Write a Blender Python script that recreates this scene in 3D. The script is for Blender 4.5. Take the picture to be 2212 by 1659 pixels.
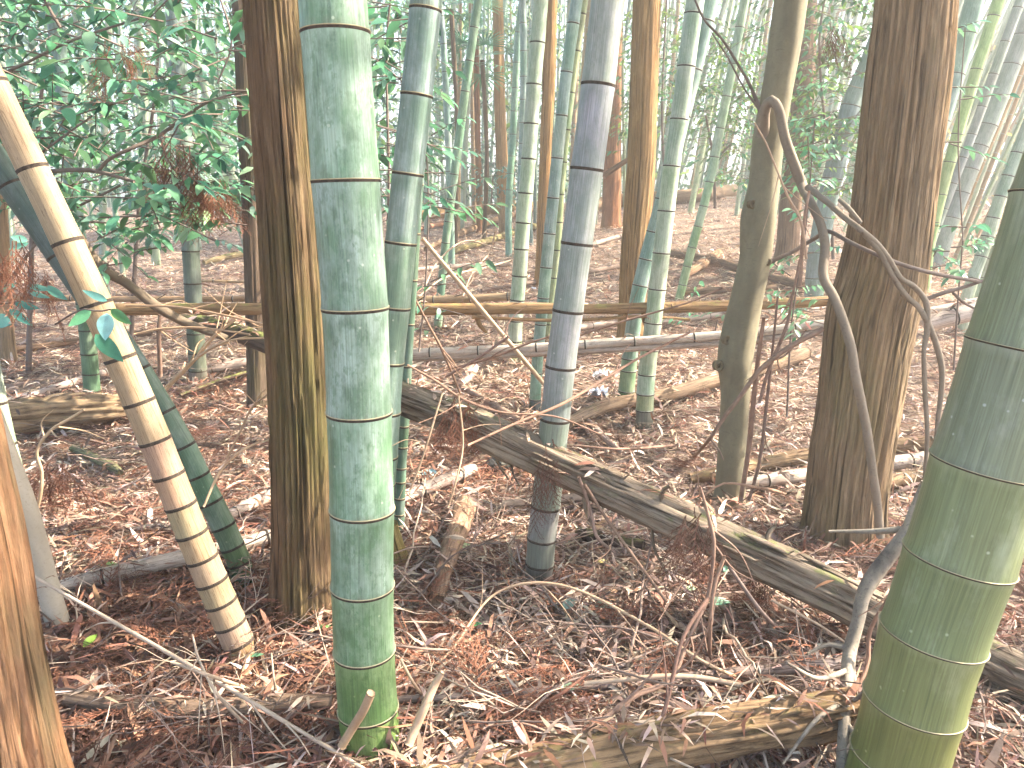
import bpy, math, random
import numpy as np
from mathutils import Vector

RNG = np.random.default_rng(7)
random.seed(7)
S = bpy.context.scene
for o in list(bpy.data.objects):
    bpy.data.objects.remove(o)

# ------------------------------------------------------------------ camera
F, CU, CV = 1671.0, 1106.0, 829.5          # focal length and centre in photo units (2212 x 1659)
PITCH = math.radians(13.0)
EYE = 1.25
cam = bpy.data.cameras.new('camera')
camo = bpy.data.objects.new('camera', cam)
S.collection.objects.link(camo)
camo.location = (0, 0, EYE)
camo.rotation_euler = (math.radians(90) - PITCH, 0, 0)
cam.sensor_width = 36.0
cam.lens = 36.0 * F / 2212.0
cam.clip_start = 0.05
cam.clip_end = 500
S.camera = camo

# ------------------------------------------------------------------ sky, sun, exposure
SUN_AZ = math.radians(82)       # clockwise from the view direction (+y)
SUN_EL = math.radians(40)
W = bpy.data.worlds.new('World')
S.world = W
W.use_nodes = True
wn = W.node_tree
bg = wn.nodes['Background']
sky = wn.nodes.new('ShaderNodeTexSky')
sky.sky_type = 'NISHITA'
sky.sun_disc = False
sky.sun_elevation = SUN_EL
sky.sun_rotation = SUN_AZ
sky.dust_density = 2.5
wn.links.new(sky.outputs[0], bg.inputs[0])
bg.inputs[1].default_value = 0.15
sun = bpy.data.lights.new('sun', 'SUN')
sun.energy = 4.2
sun.angle = math.radians(0.5)
sun.color = (1.0, 0.88, 0.72)
suno = bpy.data.objects.new('sun', sun)
S.collection.objects.link(suno)
sd = Vector((math.sin(SUN_AZ) * math.cos(SUN_EL), math.cos(SUN_AZ) * math.cos(SUN_EL), math.sin(SUN_EL)))
suno.rotation_euler = sd.to_track_quat('Z', 'Y').to_euler()
suno.location = sd * 30
S.view_settings.view_transform = 'Standard'
S.view_settings.look = 'None'
S.view_settings.gamma = 1.0
S.view_settings.use_curve_mapping = False
S.view_settings.exposure = 2.65
S.render.engine = 'CYCLES'
S.cycles.use_denoising = True
S.cycles.use_adaptive_sampling = True
S.cycles.adaptive_threshold = 0.03
S.cycles.max_bounces = 4
S.cycles.diffuse_bounces = 3
S.cycles.glossy_bounces = 2
S.cycles.transmission_bounces = 4
S.cycles.volume_bounces = 0

# ------------------------------------------------------------------ numeric helpers
def hash3(i, j, k, seed):
    h = (i * 374761393 + j * 668265263 + k * 2147483647 + seed * 974634541) & 0xFFFFFFFF
    h = ((h ^ (h >> 13)) * 1274126177) & 0xFFFFFFFF
    return ((h ^ (h >> 16)) & 0xFFFF) / 65535.0

def noise3(x, y, z, seed=0):
    x, y, z = np.broadcast_arrays(np.asarray(x, float), np.asarray(y, float), np.asarray(z, float))
    i, j, k = (np.floor(a).astype(np.int64) for a in (x, y, z))
    fx, fy, fz = x - i, y - j, z - k
    fx, fy, fz = (a * a * (3 - 2 * a) for a in (fx, fy, fz))
    r = 0
    for a in (0, 1):
        for b in (0, 1):
            for c in (0, 1):
                w = (fx if a else 1 - fx) * (fy if b else 1 - fy) * (fz if c else 1 - fz)
                r = r + w * hash3(i + a, j + b, k + c, seed)
    return r * 2 - 1

def sstep(a, b, x):
    t = np.clip((np.asarray(x, float) - a) / (b - a), 0, 1)
    return t * t * (3 - 2 * t)

def H(x, y):
    """ground height"""
    x = np.asarray(x, float); y = np.asarray(y, float)
    t = np.clip(y - 3.5, 0, 14)
    h = 0.1 * t - 0.0022 * np.clip(t - 4, 0, 10) ** 2
    h = h + 0.16 * sstep(1.0, 3.5, x) * sstep(4.2, 6.5, y)
    h = h + 0.10 * sstep(0.3, 1.8, x) * sstep(9, 12, y)
    near = sstep(30, 12, np.hypot(x, y))
    h = h + near * (0.030 * noise3(x * 1.3, y * 1.3, 0, 3) + 0.014 * noise3(x * 4, y * 4, 0, 4))
    return h

def ray(u, v):
    a, b = (u - CU) / F, (v - CV) / F
    c, s = math.cos(PITCH), math.sin(PITCH)
    return np.array([a, c - b * s, -s - b * c])

def P(u, v, y):
    d = ray(u, v)
    return np.array([0, 0, EYE]) + d * (y / d[1])

def G(u, v):
    d = ray(u, v)
    o = np.array([0, 0, EYE])
    ts = np.linspace(0.5, 60, 6000)
    p = o + ts[:, None] * d
    below = p[:, 2] < H(p[:, 0], p[:, 1])
    i = int(np.argmax(below)) if below.any() else len(ts) - 1
    return p[i]

def mpp(p):
    """metres per photo unit at a point"""
    return (p[1] * math.cos(PITCH) - (p[2] - EYE) * math.sin(PITCH)) / F

def smooth_path(pts, vals, n):
    """Catmull-Rom through 3D points and values"""
    A = np.column_stack([np.asarray(pts, float), np.asarray(vals, float)])
    if len(A) == 2:
        t = np.linspace(0, 1, n)[:, None]
        return (A[0] * (1 - t) + A[1] * t)[:, :3], (A[0] * (1 - t) + A[1] * t)[:, 3]
    d = np.r_[0, np.cumsum(np.linalg.norm(np.diff(A[:, :3], axis=0), axis=1))]
    m = np.zeros_like(A)
    m[1:-1] = (A[2:] - A[:-2]) / (d[2:] - d[:-2])[:, None]
    m[0] = (A[1] - A[0]) / (d[1] - d[0]); m[-1] = (A[-1] - A[-2]) / (d[-1] - d[-2])
    s = np.linspace(0, d[-1], n)
    i = np.clip(np.searchsorted(d, s, 'right') - 1, 0, len(d) - 2)
    h = (d[i + 1] - d[i])[:, None]; t = ((s - d[i]) / h[:, 0])[:, None]
    R = (2*t**3 - 3*t**2 + 1) * A[i] + (t**3 - 2*t**2 + t) * h * m[i] + (-2*t**3 + 3*t**2) * A[i+1] + (t**3 - t**2) * h * m[i+1]
    return R[:, :3], np.maximum(R[:, 3], 1e-4)

def frames(pts):
    T = np.gradient(pts, axis=0)
    T /= np.linalg.norm(T, axis=1)[:, None] + 1e-12
    ref = np.array([0.0, 1.0, 0.0])
    if abs(T[0] @ ref) > 0.92:
        ref = np.array([1.0, 0.0, 0.0])
    N = np.zeros_like(T)
    for i in range(len(T)):
        n = (ref if i == 0 else N[i - 1]); n = n - T[i] * (n @ T[i]); N[i] = n / np.linalg.norm(n)
    return T, N, np.cross(T, N)

class Geo:
    """collects verts / faces / uv / a point value"""
    def __init__(s):
        s.v, s.f, s.uv, s.t, s.mi, s.n = [], [], [], [], [], 0
    def tube(s, pts, rad, seg, disp=None, caps=True, s0=0.0, tn=None, mi=0, sq=None):
        pts = np.asarray(pts, float); rad = np.broadcast_to(np.asarray(rad, float), (len(pts),))
        T, N, B = frames(pts)
        L = np.r_[0, np.cumsum(np.linalg.norm(np.diff(pts, axis=0), axis=1))] + s0
        th = np.linspace(0, 2 * np.pi, seg, endpoint=False)
        c, sn = np.cos(th), np.sin(th)
        R = np.repeat(rad[:, None], seg, 1)
        if disp is not None:
            R = R * (1 + disp(th[None, :], L[:, None], R))
        ky = 1.0 if sq is None else sq
        V = pts[:, None, :] + R[..., None] * (c[None, :, None] * N[:, None, :] + ky * sn[None, :, None] * B[:, None, :])
        b = s.n; n = len(pts)
        s.v.append(V.reshape(-1, 3)); s.n += n * seg
        tt = np.linspace(0, 1, n) if tn is None else np.asarray(tn, float)
        s.t.append(np.repeat(tt, seg))
        r0 = float(rad.mean())
        i = np.arange(n - 1)[:, None]; j = np.arange(seg)[None, :]
        j2 = (j + 1) % seg
        q = np.stack([b + i*seg + j + 0*i, b + i*seg + j2, b + (i+1)*seg + j2, b + (i+1)*seg + j], -1).reshape(-1, 4)
        s.f += q.tolist()
        ua = np.broadcast_to((j / seg) * 2 * np.pi * r0, (n - 1, seg)); ub = np.broadcast_to(((j + 1) / seg) * 2 * np.pi * r0, (n - 1, seg))
        va = np.broadcast_to(L[:-1, None], (n - 1, seg)); vb = np.broadcast_to(L[1:, None], (n - 1, seg))
        s.uv.append(np.stack([np.stack([ua, va], -1), np.stack([ub, va], -1), np.stack([ub, vb], -1), np.stack([ua, vb], -1)], 2).reshape(-1, 2))
        s.mi += [mi] * len(q)
        if caps:
            for e, sg in ((0, -1), (n - 1, 1)):
                cidx = s.n
                s.v.append(pts[e][None] + sg * T[e][None] * rad[e] * 0.12); s.t.append(np.array([tt[e]])); s.n += 1
                fs = [(b + e*seg + (k if sg < 0 else (k+1) % seg), b + e*seg + ((k+1) % seg if sg < 0 else k), cidx) for k in range(seg)]
                if sg < 0: fs = [(x[1], x[0], x[2]) for x in fs]; fs = [(x[1], x[0], x[2]) for x in fs]
                s.f += fs
                uvs = []
                for k in range(seg):
                    uvs += [(c[k]*r0, sn[k]*r0), (c[(k+1) % seg]*r0, sn[(k+1) % seg]*r0), (0, 0)]
                s.uv.append(np.array(uvs)); s.mi += [mi] * seg
        return s
    def poly(s, verts, faces, mi=0):
        b = s.n
        s.v.append(np.asarray(verts, float)); s.n += len(verts); s.t.append(np.zeros(len(verts)))
        for f in faces:
            s.f.append(tuple(b + k for k in f)); s.uv.append(np.array([verts[k][:2] for k in f], float)); s.mi.append(mi)
        return s
    def mesh(s, name, mats, off=(0, 0, 0), smooth=True):
        me = bpy.data.meshes.new(name)
        V = np.concatenate(s.v) - np.asarray(off)
        me.from_pydata(V.tolist(), [], s.f)
        uvl = me.uv_layers.new(name='uvm')
        uvl.data.foreach_set('uv', np.concatenate(s.uv).astype(np.float32).ravel())
        at = me.attributes.new('tn', 'FLOAT', 'POINT')
        at.data.foreach_set('value', np.concatenate(s.t).astype(np.float32))
        for m in (mats if isinstance(mats, (list, tuple)) else [mats]):
            me.materials.append(m)
        me.polygons.foreach_set('use_smooth', [smooth] * len(me.polygons))
        if any(s.mi): me.polygons.foreach_set('material_index', s.mi)
        return me

COL = S.collection
def link(name, me, parent=None, loc=(0, 0, 0), color=None):
    o = bpy.data.objects.new(name, me)
    COL.objects.link(o)
    o.location = loc
    if parent is not None: o.parent = parent
    if color is not None: o.color = (*color, 1)
    return o
def tag(o, label, cat, group=None):
    o['label'] = label; o['category'] = cat
    if group: o['group'] = group
    return o
def thing(name, label, cat, loc, group=None):
    o = bpy.data.objects.new(name, None)
    o.empty_display_size = 0.1
    COL.objects.link(o); o.location = loc
    return tag(o, label, cat, group)

# ------------------------------------------------------------------ materials
class NM:
    def __init__(s, name, rough=0.7, spec=0.3):
        s.m = bpy.data.materials.new(name); s.m.use_nodes = True
        s.t = s.m.node_tree; s.b = s.t.nodes['Principled BSDF']
        s.b.inputs['Roughness'].default_value = rough
        s.b.inputs['Specular IOR Level'].default_value = spec
        s.uvn = s.t.nodes.new('ShaderNodeUVMap'); s.uvn.uv_map = 'uvm'; s.uv = s.uvn.outputs[0]
        s.tc = s.t.nodes.new('ShaderNodeTexCoord'); s.obj = s.tc.outputs['Object']
        s.oi = s.t.nodes.new('ShaderNodeObjectInfo')
    def n(s, ty, ins=None, out=0, **kw):
        nd = s.t.nodes.new('ShaderNode' + ty)
        for k, v in kw.items(): setattr(nd, k, v)
        for k, v in (ins or {}).items():
            if isinstance(v, bpy.types.NodeSocket): s.t.links.new(v, nd.inputs[k])
            else: nd.inputs[k].default_value = v
        return nd.outputs[out]
    def scaled(s, vec, sc, rnd=True):
        if rnd:
            r = s.n('Math', {0: s.oi.outputs['Random'], 1: 37.0}, operation='MULTIPLY')
            vec = s.n('VectorMath', {0: vec, 1: r}, operation='ADD')
        return s.n('VectorMath', {0: vec, 1: sc}, operation='MULTIPLY')
    def noise(s, vec, scale=1.0, detail=4, rough=0.6):
        return s.n('TexNoise', {'Vector': vec, 'Scale': scale, 'Detail': detail, 'Roughness': rough})
    def rng(s, f, a, b, c=0.0, d=1.0):
        return s.n('MapRange', {0: f, 1: a, 2: b, 3: c, 4: d})
    def mix(s, f, a, b, mode='MIX'):
        nd = s.t.nodes.new('ShaderNodeMix'); nd.data_type = 'RGBA'; nd.blend_type = mode
        for k, v in ((0, f), (6, a), (7, b)):
            if isinstance(v, bpy.types.NodeSocket): s.t.links.new(v, nd.inputs[k])
            elif k == 0: nd.inputs[0].default_value = v
            else: nd.inputs[k].default_value = (*v, 1)
        return nd.outputs[2]
    def grey(s, f):
        return s.n('CombineColor', {0: f, 1: f, 2: f})
    def done(s, col, bump=None, strength=0.3, dist=0.004, rough=None):
        s.t.links.new(col, s.b.inputs['Base Color'])
        if bump is not None:
            s.t.links.new(s.n('Bump', {'Height': bump, 'Strength': strength, 'Distance': dist}), s.b.inputs['Normal'])
        if rough is not None: s.t.links.new(rough, s.b.inputs['Roughness'])
        return s.m

def bamboo_mat(name, green, wax, dirt=(0.10, 0.09, 0.06), wax_amt=0.5, spots=0.5, rough=0.42):
    k = NM(name, rough, 0.4)
    streak = k.noise(k.scaled(k.uv, (260, 5, 1)), 1, 3)
    blotch = k.noise(k.scaled(k.obj, (13, 13, 6)), 1, 7, 0.7)
    speck = k.noise(k.scaled(k.obj, (70, 70, 40)), 1, 4, 0.7)
    c = k.mix(k.rng(blotch, 0.62 - 0.4 * wax_amt, 0.78 - 0.3 * wax_amt), green, wax)
    alg = k.noise(k.scaled(k.obj, (30, 30, 13)), 1, 6, 0.7)
    c = k.mix(k.rng(alg, 0.52, 0.64, 0, 0.75 * spots), c, tuple(x * 0.72 for x in green))
    c = k.mix(k.rng(speck, 0.54, 0.62, 0, 0.7 * spots), c, green)
    c = k.mix(k.rng(speck, 0.30, 0.40, 0.35 * spots, 0), c, wax)
    c = k.mix(1.0, c, k.grey(k.rng(streak, 0.3, 0.7, 0.68, 1.18)), 'MULTIPLY')
    tn = k.n('Attribute', attribute_name='tn', out=2)
    band = k.noise(k.scaled(k.uv, (60, 12, 1)), 1, 3)
    top = k.n('Math', {0: k.rng(tn, 0.90, 1.0), 1: k.rng(band, 0.3, 0.6)}, operation='MULTIPLY')
    c = k.mix(k.n('Math', {0: top, 1: 0.55}, operation='MULTIPLY'), c, tuple(min(1, w * 1.15) for w in wax))
    low = k.n('Math', {0: k.rng(tn, 0.07, 0.0), 1: k.rng(band, 0.4, 0.7)}, operation='MULTIPLY')
    c = k.mix(k.n('Math', {0: low, 1: 0.7}, operation='MULTIPLY'), c, dirt)
    drt = k.noise(k.scaled(k.obj, (5, 5, 3)), 1, 7, 0.75)
    c = k.mix(k.rng(drt, 0.60, 0.74, 0, 0.5), c, dirt)
    vo = k.t.nodes.new('ShaderNodeTexVoronoi'); vo.inputs['Scale'].default_value = 42.0; k.t.links.new(k.scaled(k.obj, (1, 1, 1)), vo.inputs['Vector'])
    vr = k.n('SeparateColor', {0: vo.outputs['Color']})
    dot = k.n('Math', {0: k.rng(vo.outputs['Distance'], 0.16, 0.09), 1: k.rng(vr, 0.80, 0.84)}, operation='MULTIPLY')
    c = k.mix(k.n('Math', {0: dot, 1: 0.55}, operation='MULTIPLY'), c, (0.5, 0.53, 0.44))
    c = k.mix(1.0, c, k.oi.outputs['Color'], 'MULTIPLY')
    return k.done(c, streak, 0.12, 0.002, k.rng(blotch, 0.3, 0.7, rough - 0.1, rough + 0.2))

def dead_bamboo_mat(name, a, b, crack):
    k = NM(name, 0.6, 0.25)
    st = k.noise(k.scaled(k.uv, (300, 4, 1)), 1, 5, 0.7)
    st2 = k.noise(k.scaled(k.uv, (170, 7, 1)), 1, 4, 0.7)
    bl = k.noise(k.scaled(k.obj, (8, 8, 8)), 1, 6, 0.7)
    c = k.mix(k.rng(bl, 0.35, 0.65), a, b)
    c = k.mix(1.0, c, k.grey(k.rng(st, 0.3, 0.7, 0.62, 1.15)), 'MULTIPLY')
    c = k.mix(k.rng(st2, 0.55, 0.64, 0, 0.75), c, crack)
    fk = k.noise(k.scaled(k.uv, (330, 34, 1)), 1, 3, 0.6)
    c = k.mix(k.rng(fk, 0.60, 0.66, 0, 0.7), c, crack)
    c = k.mix(k.rng(bl, 0.60, 0.75, 0, 0.6), c, crack)
    c = k.mix(1.0, c, k.oi.outputs['Color'], 'MULTIPLY')
    return k.done(c, st, 0.25, 0.003)

def bark_mat(name, a, b, moss, moss_amt=0.4, fib=(170, 7, 1)):
    k = NM(name, 0.9, 0.15)
    st = k.noise(k.scaled(k.uv, fib), 1, 6, 0.75)
    st3 = k.noise(k.scaled(k.uv, (95, 1.4, 1)), 1, 5, 0.6)
    big = k.noise(k.scaled(k.obj, (7, 7, 0.9)), 1, 5, 0.6)
    fl = k.noise(k.scaled(k.obj, (28, 28, 6)), 1, 5, 0.7)
    c = k.mix(k.rng(big, 0.38, 0.62), a, b)
    c = k.mix(k.rng(fl, 0.52, 0.68, 0, 0.55), c, tuple(min(1, x * 1.75) for x in b))
    ms = k.noise(k.scaled(k.obj, (3.2, 3.2, 1.0)), 1, 6, 0.7)
    c = k.mix(k.rng(ms, 0.62 - 0.35 * moss_amt, 0.80 - 0.3 * moss_amt, 0, 0.85), c, moss)
    c = k.mix(1.0, c, k.grey(k.rng(st, 0.30, 0.70, 0.62, 1.28)), 'MULTIPLY')
    c = k.mix(1.0, c, k.grey(k.rng(st3, 0.37, 0.44, 0.36, 1.0)), 'MULTIPLY')
    c = k.mix(1.0, c, k.oi.outputs['Color'], 'MULTIPLY')
    return k.done(c, k.n('Math', {0: st, 1: st3}, operation='ADD'), 0.9, 0.008)

def smooth_bark_mat(name, a, b, c2):
    k = NM(name, 0.75, 0.2)
    bl = k.noise(k.scaled(k.obj, (7, 7, 4)), 1, 6, 0.7)
    ln = k.noise(k.scaled(k.uv, (18, 130, 1)), 1, 4, 0.65)
    sp = k.noise(k.scaled(k.obj, (120, 120, 120)), 1, 3, 0.6)
    c = k.mix(k.rng(bl, 0.35, 0.65), a, b)
    c = k.mix(k.rng(sp, 0.58, 0.70, 0, 0.6), c, c2)
    c = k.mix(k.rng(ln, 0.62, 0.72, 0, 0.45), c, tuple(x * 0.45 for x in a))
    c = k.mix(1.0, c, k.oi.outputs['Color'], 'MULTIPLY')
    return k.done(c, k.mix(0.5, k.grey(ln), k.grey(bl)), 0.35, 0.004)

def log_mat(name, a, b, dark, moss, moss_amt):
    k = NM(name, 0.92, 0.12)
    st = k.noise(k.scaled(k.uv, (120, 6, 1)), 1, 6, 0.75)
    bl = k.noise(k.scaled(k.obj, (6, 6, 6)), 1, 6, 0.7)
    c = k.mix(k.rng(bl, 0.35, 0.65), a, b)
    c = k.mix(k.rng(st, 0.49, 0.60, 0, 0.9), c, dark)
    c = k.mix(k.rng(st, 0.40, 0.30, 0, 0.45), c, tuple(min(1, x * 1.5) for x in a))
    geo = k.t.nodes.new('ShaderNodeNewGeometry')
    nz = k.n('SeparateXYZ', {0: geo.outputs['Normal']}, out=2)
    mn = k.noise(k.scaled(k.obj, (14, 14, 14)), 1, 6, 0.7)
    f = k.n('Math', {0: k.rng(nz, 0.15, 0.8), 1: k.rng(mn, 0.66 - 0.3 * moss_amt, 0.78 - 0.3 * moss_amt)}, operation='MULTIPLY')
    c = k.mix(k.n('Math', {0: f, 1: 0.85}, operation='MULTIPLY'), c, moss)
    c = k.mix(1.0, c, k.oi.outputs['Color'], 'MULTIPLY')
    return k.done(c, st, 0.7, 0.008)

def plain_mat(name, a, b, rough=0.8, scale=20):
    k = NM(name, rough, 0.25)
    bl = k.noise(k.scaled(k.obj, (scale,) * 3), 1, 5, 0.7)
    c = k.mix(k.rng(bl, 0.35, 0.65), a, b)
    c = k.mix(1.0, c, k.oi.outputs['Color'], 'MULTIPLY')
    return k.done(c, bl, 0.4, 0.003)

def leaf_mat(name, rough=0.45, spec=0.35, trans=0.3, tint=None):
    """colour per leaf from the point attribute col (or the object colour)"""
    k = NM(name, rough, spec)
    if tint is None:
        c = k.n('Attribute', attribute_name='col', out=0)
    else:
        r = k.oi.outputs['Random']
        c = k.mix(r, tint[0], tint[1])
        c = k.mix(1.0, c, k.oi.outputs['Color'], 'MULTIPLY')
    v = k.noise(k.scaled(k.obj, (45, 45, 45), False), 1, 3)
    c = k.mix(1.0, c, k.grey(k.rng(v, 0.3, 0.7, 0.82, 1.15)), 'MULTIPLY')
    k.t.links.new(c, k.b.inputs['Base Color'])
    if trans > 0:
        tr = k.t.nodes.new('ShaderNodeBsdfTranslucent'); k.t.links.new(c, tr.inputs[0])
        mx = k.t.nodes.new('ShaderNodeMixShader'); mx.inputs[0].default_value = trans
        k.t.links.new(k.b.outputs[0], mx.inputs[1]); k.t.links.new(tr.outputs[0], mx.inputs[2])
        k.t.links.new(mx.outputs[0], k.t.nodes['Material Output'].inputs[0])
    return k.m

M = {}
M['wax'] = bamboo_mat('bamboo_waxy_green', (0.12, 0.205, 0.125), (0.275, 0.36, 0.295), wax_amt=0.55, spots=1.0)
M['blue'] = bamboo_mat('bamboo_blue_green', (0.145, 0.225, 0.165), (0.28, 0.35, 0.305), wax_amt=0.45, spots=0.5)
M['grey'] = bamboo_mat('bamboo_grey', (0.21, 0.25, 0.215), (0.32, 0.335, 0.325), wax_amt=0.5, spots=0.6, dirt=(0.13, 0.11, 0.10))
M['olive'] = bamboo_mat('bamboo_olive', (0.18, 0.205, 0.112), (0.265, 0.29, 0.20), wax_amt=0.25, spots=0.15, rough=0.36)
M['pale'] = bamboo_mat('bamboo_pale', (0.24, 0.32, 0.215), (0.42, 0.47, 0.37), wax_amt=0.6, spots=0.5)
M['teal'] = bamboo_mat('bamboo_teal', (0.155, 0.25, 0.20), (0.32, 0.40, 0.36), wax_amt=0.5, spots=0.4)
M['tan'] = dead_bamboo_mat('bamboo_dead_tan', (0.355, 0.25, 0.15), (0.43, 0.32, 0.205), (0.17, 0.105, 0.06))
M['silver'] = dead_bamboo_mat('bamboo_dead_grey', (0.42, 0.355, 0.30), (0.58, 0.50, 0.43), (0.12, 0.095, 0.08))
M['node'] = plain_mat('node_dark', (0.028, 0.022, 0.018), (0.085, 0.065, 0.05), 0.85, 90)
M['ridge'] = plain_mat('node_ridge', (0.42, 0.36, 0.22), (0.28, 0.24, 0.15), 0.6, 90)
M['nodepale'] = plain_mat('node_pale', (0.45, 0.45, 0.40), (0.25, 0.24, 0.20), 0.7, 90)
M['cedar'] = bark_mat('cedar_bark', (0.165, 0.10, 0.056), (0.17, 0.118, 0.074), (0.125, 0.115, 0.045), 0.5)
M['cedar_olive'] = bark_mat('cedar_bark_olive', (0.285, 0.188, 0.108), (0.275, 0.198, 0.125), (0.225, 0.18, 0.085), 0.3)
M['cedar_red'] = bark_mat('cedar_bark_red', (0.28, 0.135, 0.065), (0.32, 0.185, 0.105), (0.26, 0.22, 0.12), 0.3)
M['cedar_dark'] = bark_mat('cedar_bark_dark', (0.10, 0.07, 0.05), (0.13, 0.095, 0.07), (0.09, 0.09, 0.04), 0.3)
M['smooth'] = smooth_bark_mat('smooth_bark', (0.16, 0.14, 0.095), (0.245, 0.22, 0.145), (0.15, 0.14, 0.09))
M['branch'] = smooth_bark_mat('branch_bark', (0.17, 0.135, 0.10), (0.235, 0.19, 0.145), (0.11, 0.085, 0.065))
M['greybark'] = smooth_bark_mat('grey_bark', (0.36, 0.31, 0.24), (0.46, 0.40, 0.32), (0.28, 0.24, 0.18))
M['mottle'] = smooth_bark_mat('mottled_bark', (0.10, 0.085, 0.075), (0.38, 0.33, 0.26), (0.05, 0.045, 0.045))
M['log'] = log_mat('log_mossy', (0.275, 0.22, 0.165), (0.195, 0.15, 0.11), (0.065, 0.045, 0.032), (0.135, 0.155, 0.055), 0.42)
M['log_dry'] = log_mat('log_dry', (0.34, 0.26, 0.19), (0.25, 0.18, 0.125), (0.09, 0.065, 0.048), (0.22, 0.22, 0.07), 0.25)
M['log_orange'] = log_mat('log_orange', (0.33, 0.215, 0.115), (0.27, 0.165, 0.085), (0.12, 0.075, 0.042), (0.27, 0.26, 0.09), 0.5)
M['log_rot'] = log_mat('log_rotten', (0.33, 0.235, 0.14), (0.21, 0.145, 0.092), (0.075, 0.052, 0.036), (0.20, 0.19, 0.08), 0.35)
M['log_dark'] = log_mat('log_dark', (0.13, 0.10, 0.075), (0.09, 0.065, 0.05), (0.04, 0.03, 0.025), (0.18, 0.21, 0.06), 0.75)
M['stick'] = plain_mat('dry_stick', (0.31, 0.225, 0.18), (0.20, 0.145, 0.12), 0.85, 25)
M['stick_pale'] = plain_mat('pale_stick', (0.50, 0.395, 0.30), (0.38, 0.29, 0.215), 0.75, 25)
M['stick_dark'] = plain_mat('dark_stick', (0.13, 0.10, 0.085), (0.20, 0.155, 0.13), 0.85, 25)
M['leafcol'] = leaf_mat('green_leaves')
M['leaf'] = leaf_mat('glossy_leaf', 0.35, 0.5, 0.4, ((0.085, 0.25, 0.14), (0.22, 0.42, 0.24)))
M['dry'] = leaf_mat('dry_litter', 0.75, 0.2, 0.15)
M['frond'] = leaf_mat('dead_cedar_frond', 0.85, 0.15, 0.1, ((0.22, 0.10, 0.065), (0.35, 0.165, 0.105)))
M['frond_dark'] = leaf_mat('dark_cedar_frond', 0.85, 0.15, 0.1, ((0.11, 0.06, 0.045), (0.18, 0.09, 0.065)))
M['stone'] = plain_mat('stone', (0.30, 0.28, 0.25), (0.18, 0.17, 0.15), 0.9, 18)
M['stone_white'] = plain_mat('white_stone', (0.70, 0.62, 0.57), (0.55, 0.47, 0.42), 0.8, 30)
M['plastic'] = plain_mat('plastic_scrap', (0.75, 0.77, 0.80), (0.60, 0.64, 0.70), 0.35, 12)
k = NM('forest_floor', 0.95, 0.1)
n1 = k.noise(k.scaled(k.obj, (3, 3, 3), False), 1, 8, 0.7)
n2 = k.noise(k.scaled(k.obj, (40, 40, 40), False), 1, 6, 0.75)
c = k.mix(k.rng(n1, 0.35, 0.65), (0.15, 0.10, 0.08), (0.24, 0.17, 0.13))
c = k.mix(k.rng(n2, 0.45, 0.62), c, (0.46, 0.35, 0.265))
c = k.mix(k.rng(n2, 0.42, 0.30), c, (0.08, 0.055, 0.045))
M['ground'] = k.done(c, n2, 0.8, 0.03)

# ------------------------------------------------------------------ ground
xs = np.r_[np.linspace(-140, -14, 18, endpoint=False), np.linspace(-14, -6, 40, endpoint=False), np.linspace(-6, 7, 186, endpoint=False), np.linspace(7, 15, 40, endpoint=False), np.linspace(15, 140, 18)]
ys = np.r_[np.linspace(-60, -3, 12, endpoint=False), np.linspace(-3, 0.6, 24, endpoint=False), np.linspace(0.6, 9, 120, endpoint=False), np.linspace(9, 20, 70, endpoint=False), np.linspace(20, 200, 30)]
X, Y = np.meshgrid(xs, ys)
Z = H(X, Y)
V = np.stack([X, Y, Z], -1).reshape(-1, 3)
nx, ny = len(xs), len(ys)
I, J = np.meshgrid(np.arange(ny - 1), np.arange(nx - 1), indexing='ij')
Q = np.stack([I*nx+J, I*nx+J+1, (I+1)*nx+J+1, (I+1)*nx+J], -1).reshape(-1, 4)
me = bpy.data.meshes.new('ground')
me.from_pydata(V.tolist(), [], Q.tolist())
me.materials.append(M['ground'])
me.polygons.foreach_set('use_smooth', [True] * len(me.polygons))
go = link('ground', me); go['kind'] = 'structure'; go['label'] = 'brown forest floor strewn with dead leaves'

# ------------------------------------------------------------------ leaf scattering
def rot_batch(yaw, pitch, roll):
    cy, sy, cp, sp, cr, sr = np.cos(yaw), np.sin(yaw), np.cos(pitch), np.sin(pitch), np.cos(roll), np.sin(roll)
    R = np.empty((len(yaw), 3, 3))
    R[:, 0, 0] = cy*cp; R[:, 0, 1] = cy*sp*sr - sy*cr; R[:, 0, 2] = cy*sp*cr + sy*sr
    R[:, 1, 0] = sy*cp; R[:, 1, 1] = sy*sp*sr + cy*cr; R[:, 1, 2] = sy*sp*cr - cy*sr
    R[:, 2, 0] = -sp;   R[:, 2, 1] = cp*sr;            R[:, 2, 2] = cp*cr
    return R

BLADE_V = np.array([(0, 0, 0), (.3, .5, .10), (.3, -.5, .10), (.72, .38, .12), (.72, -.38, .12), (1, 0, 0)], float)
BLADE_F = [(0, 2, 1), (1, 2, 4), (1, 4, 3), (3, 4, 5)]
CARD_V = np.array([(0, 0, 0), (.45, .5, .06), (.45, -.5, .06), (1, 0, -.08)], float)
CARD_F = [(0, 2, 1), (1, 2, 3)]

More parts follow.
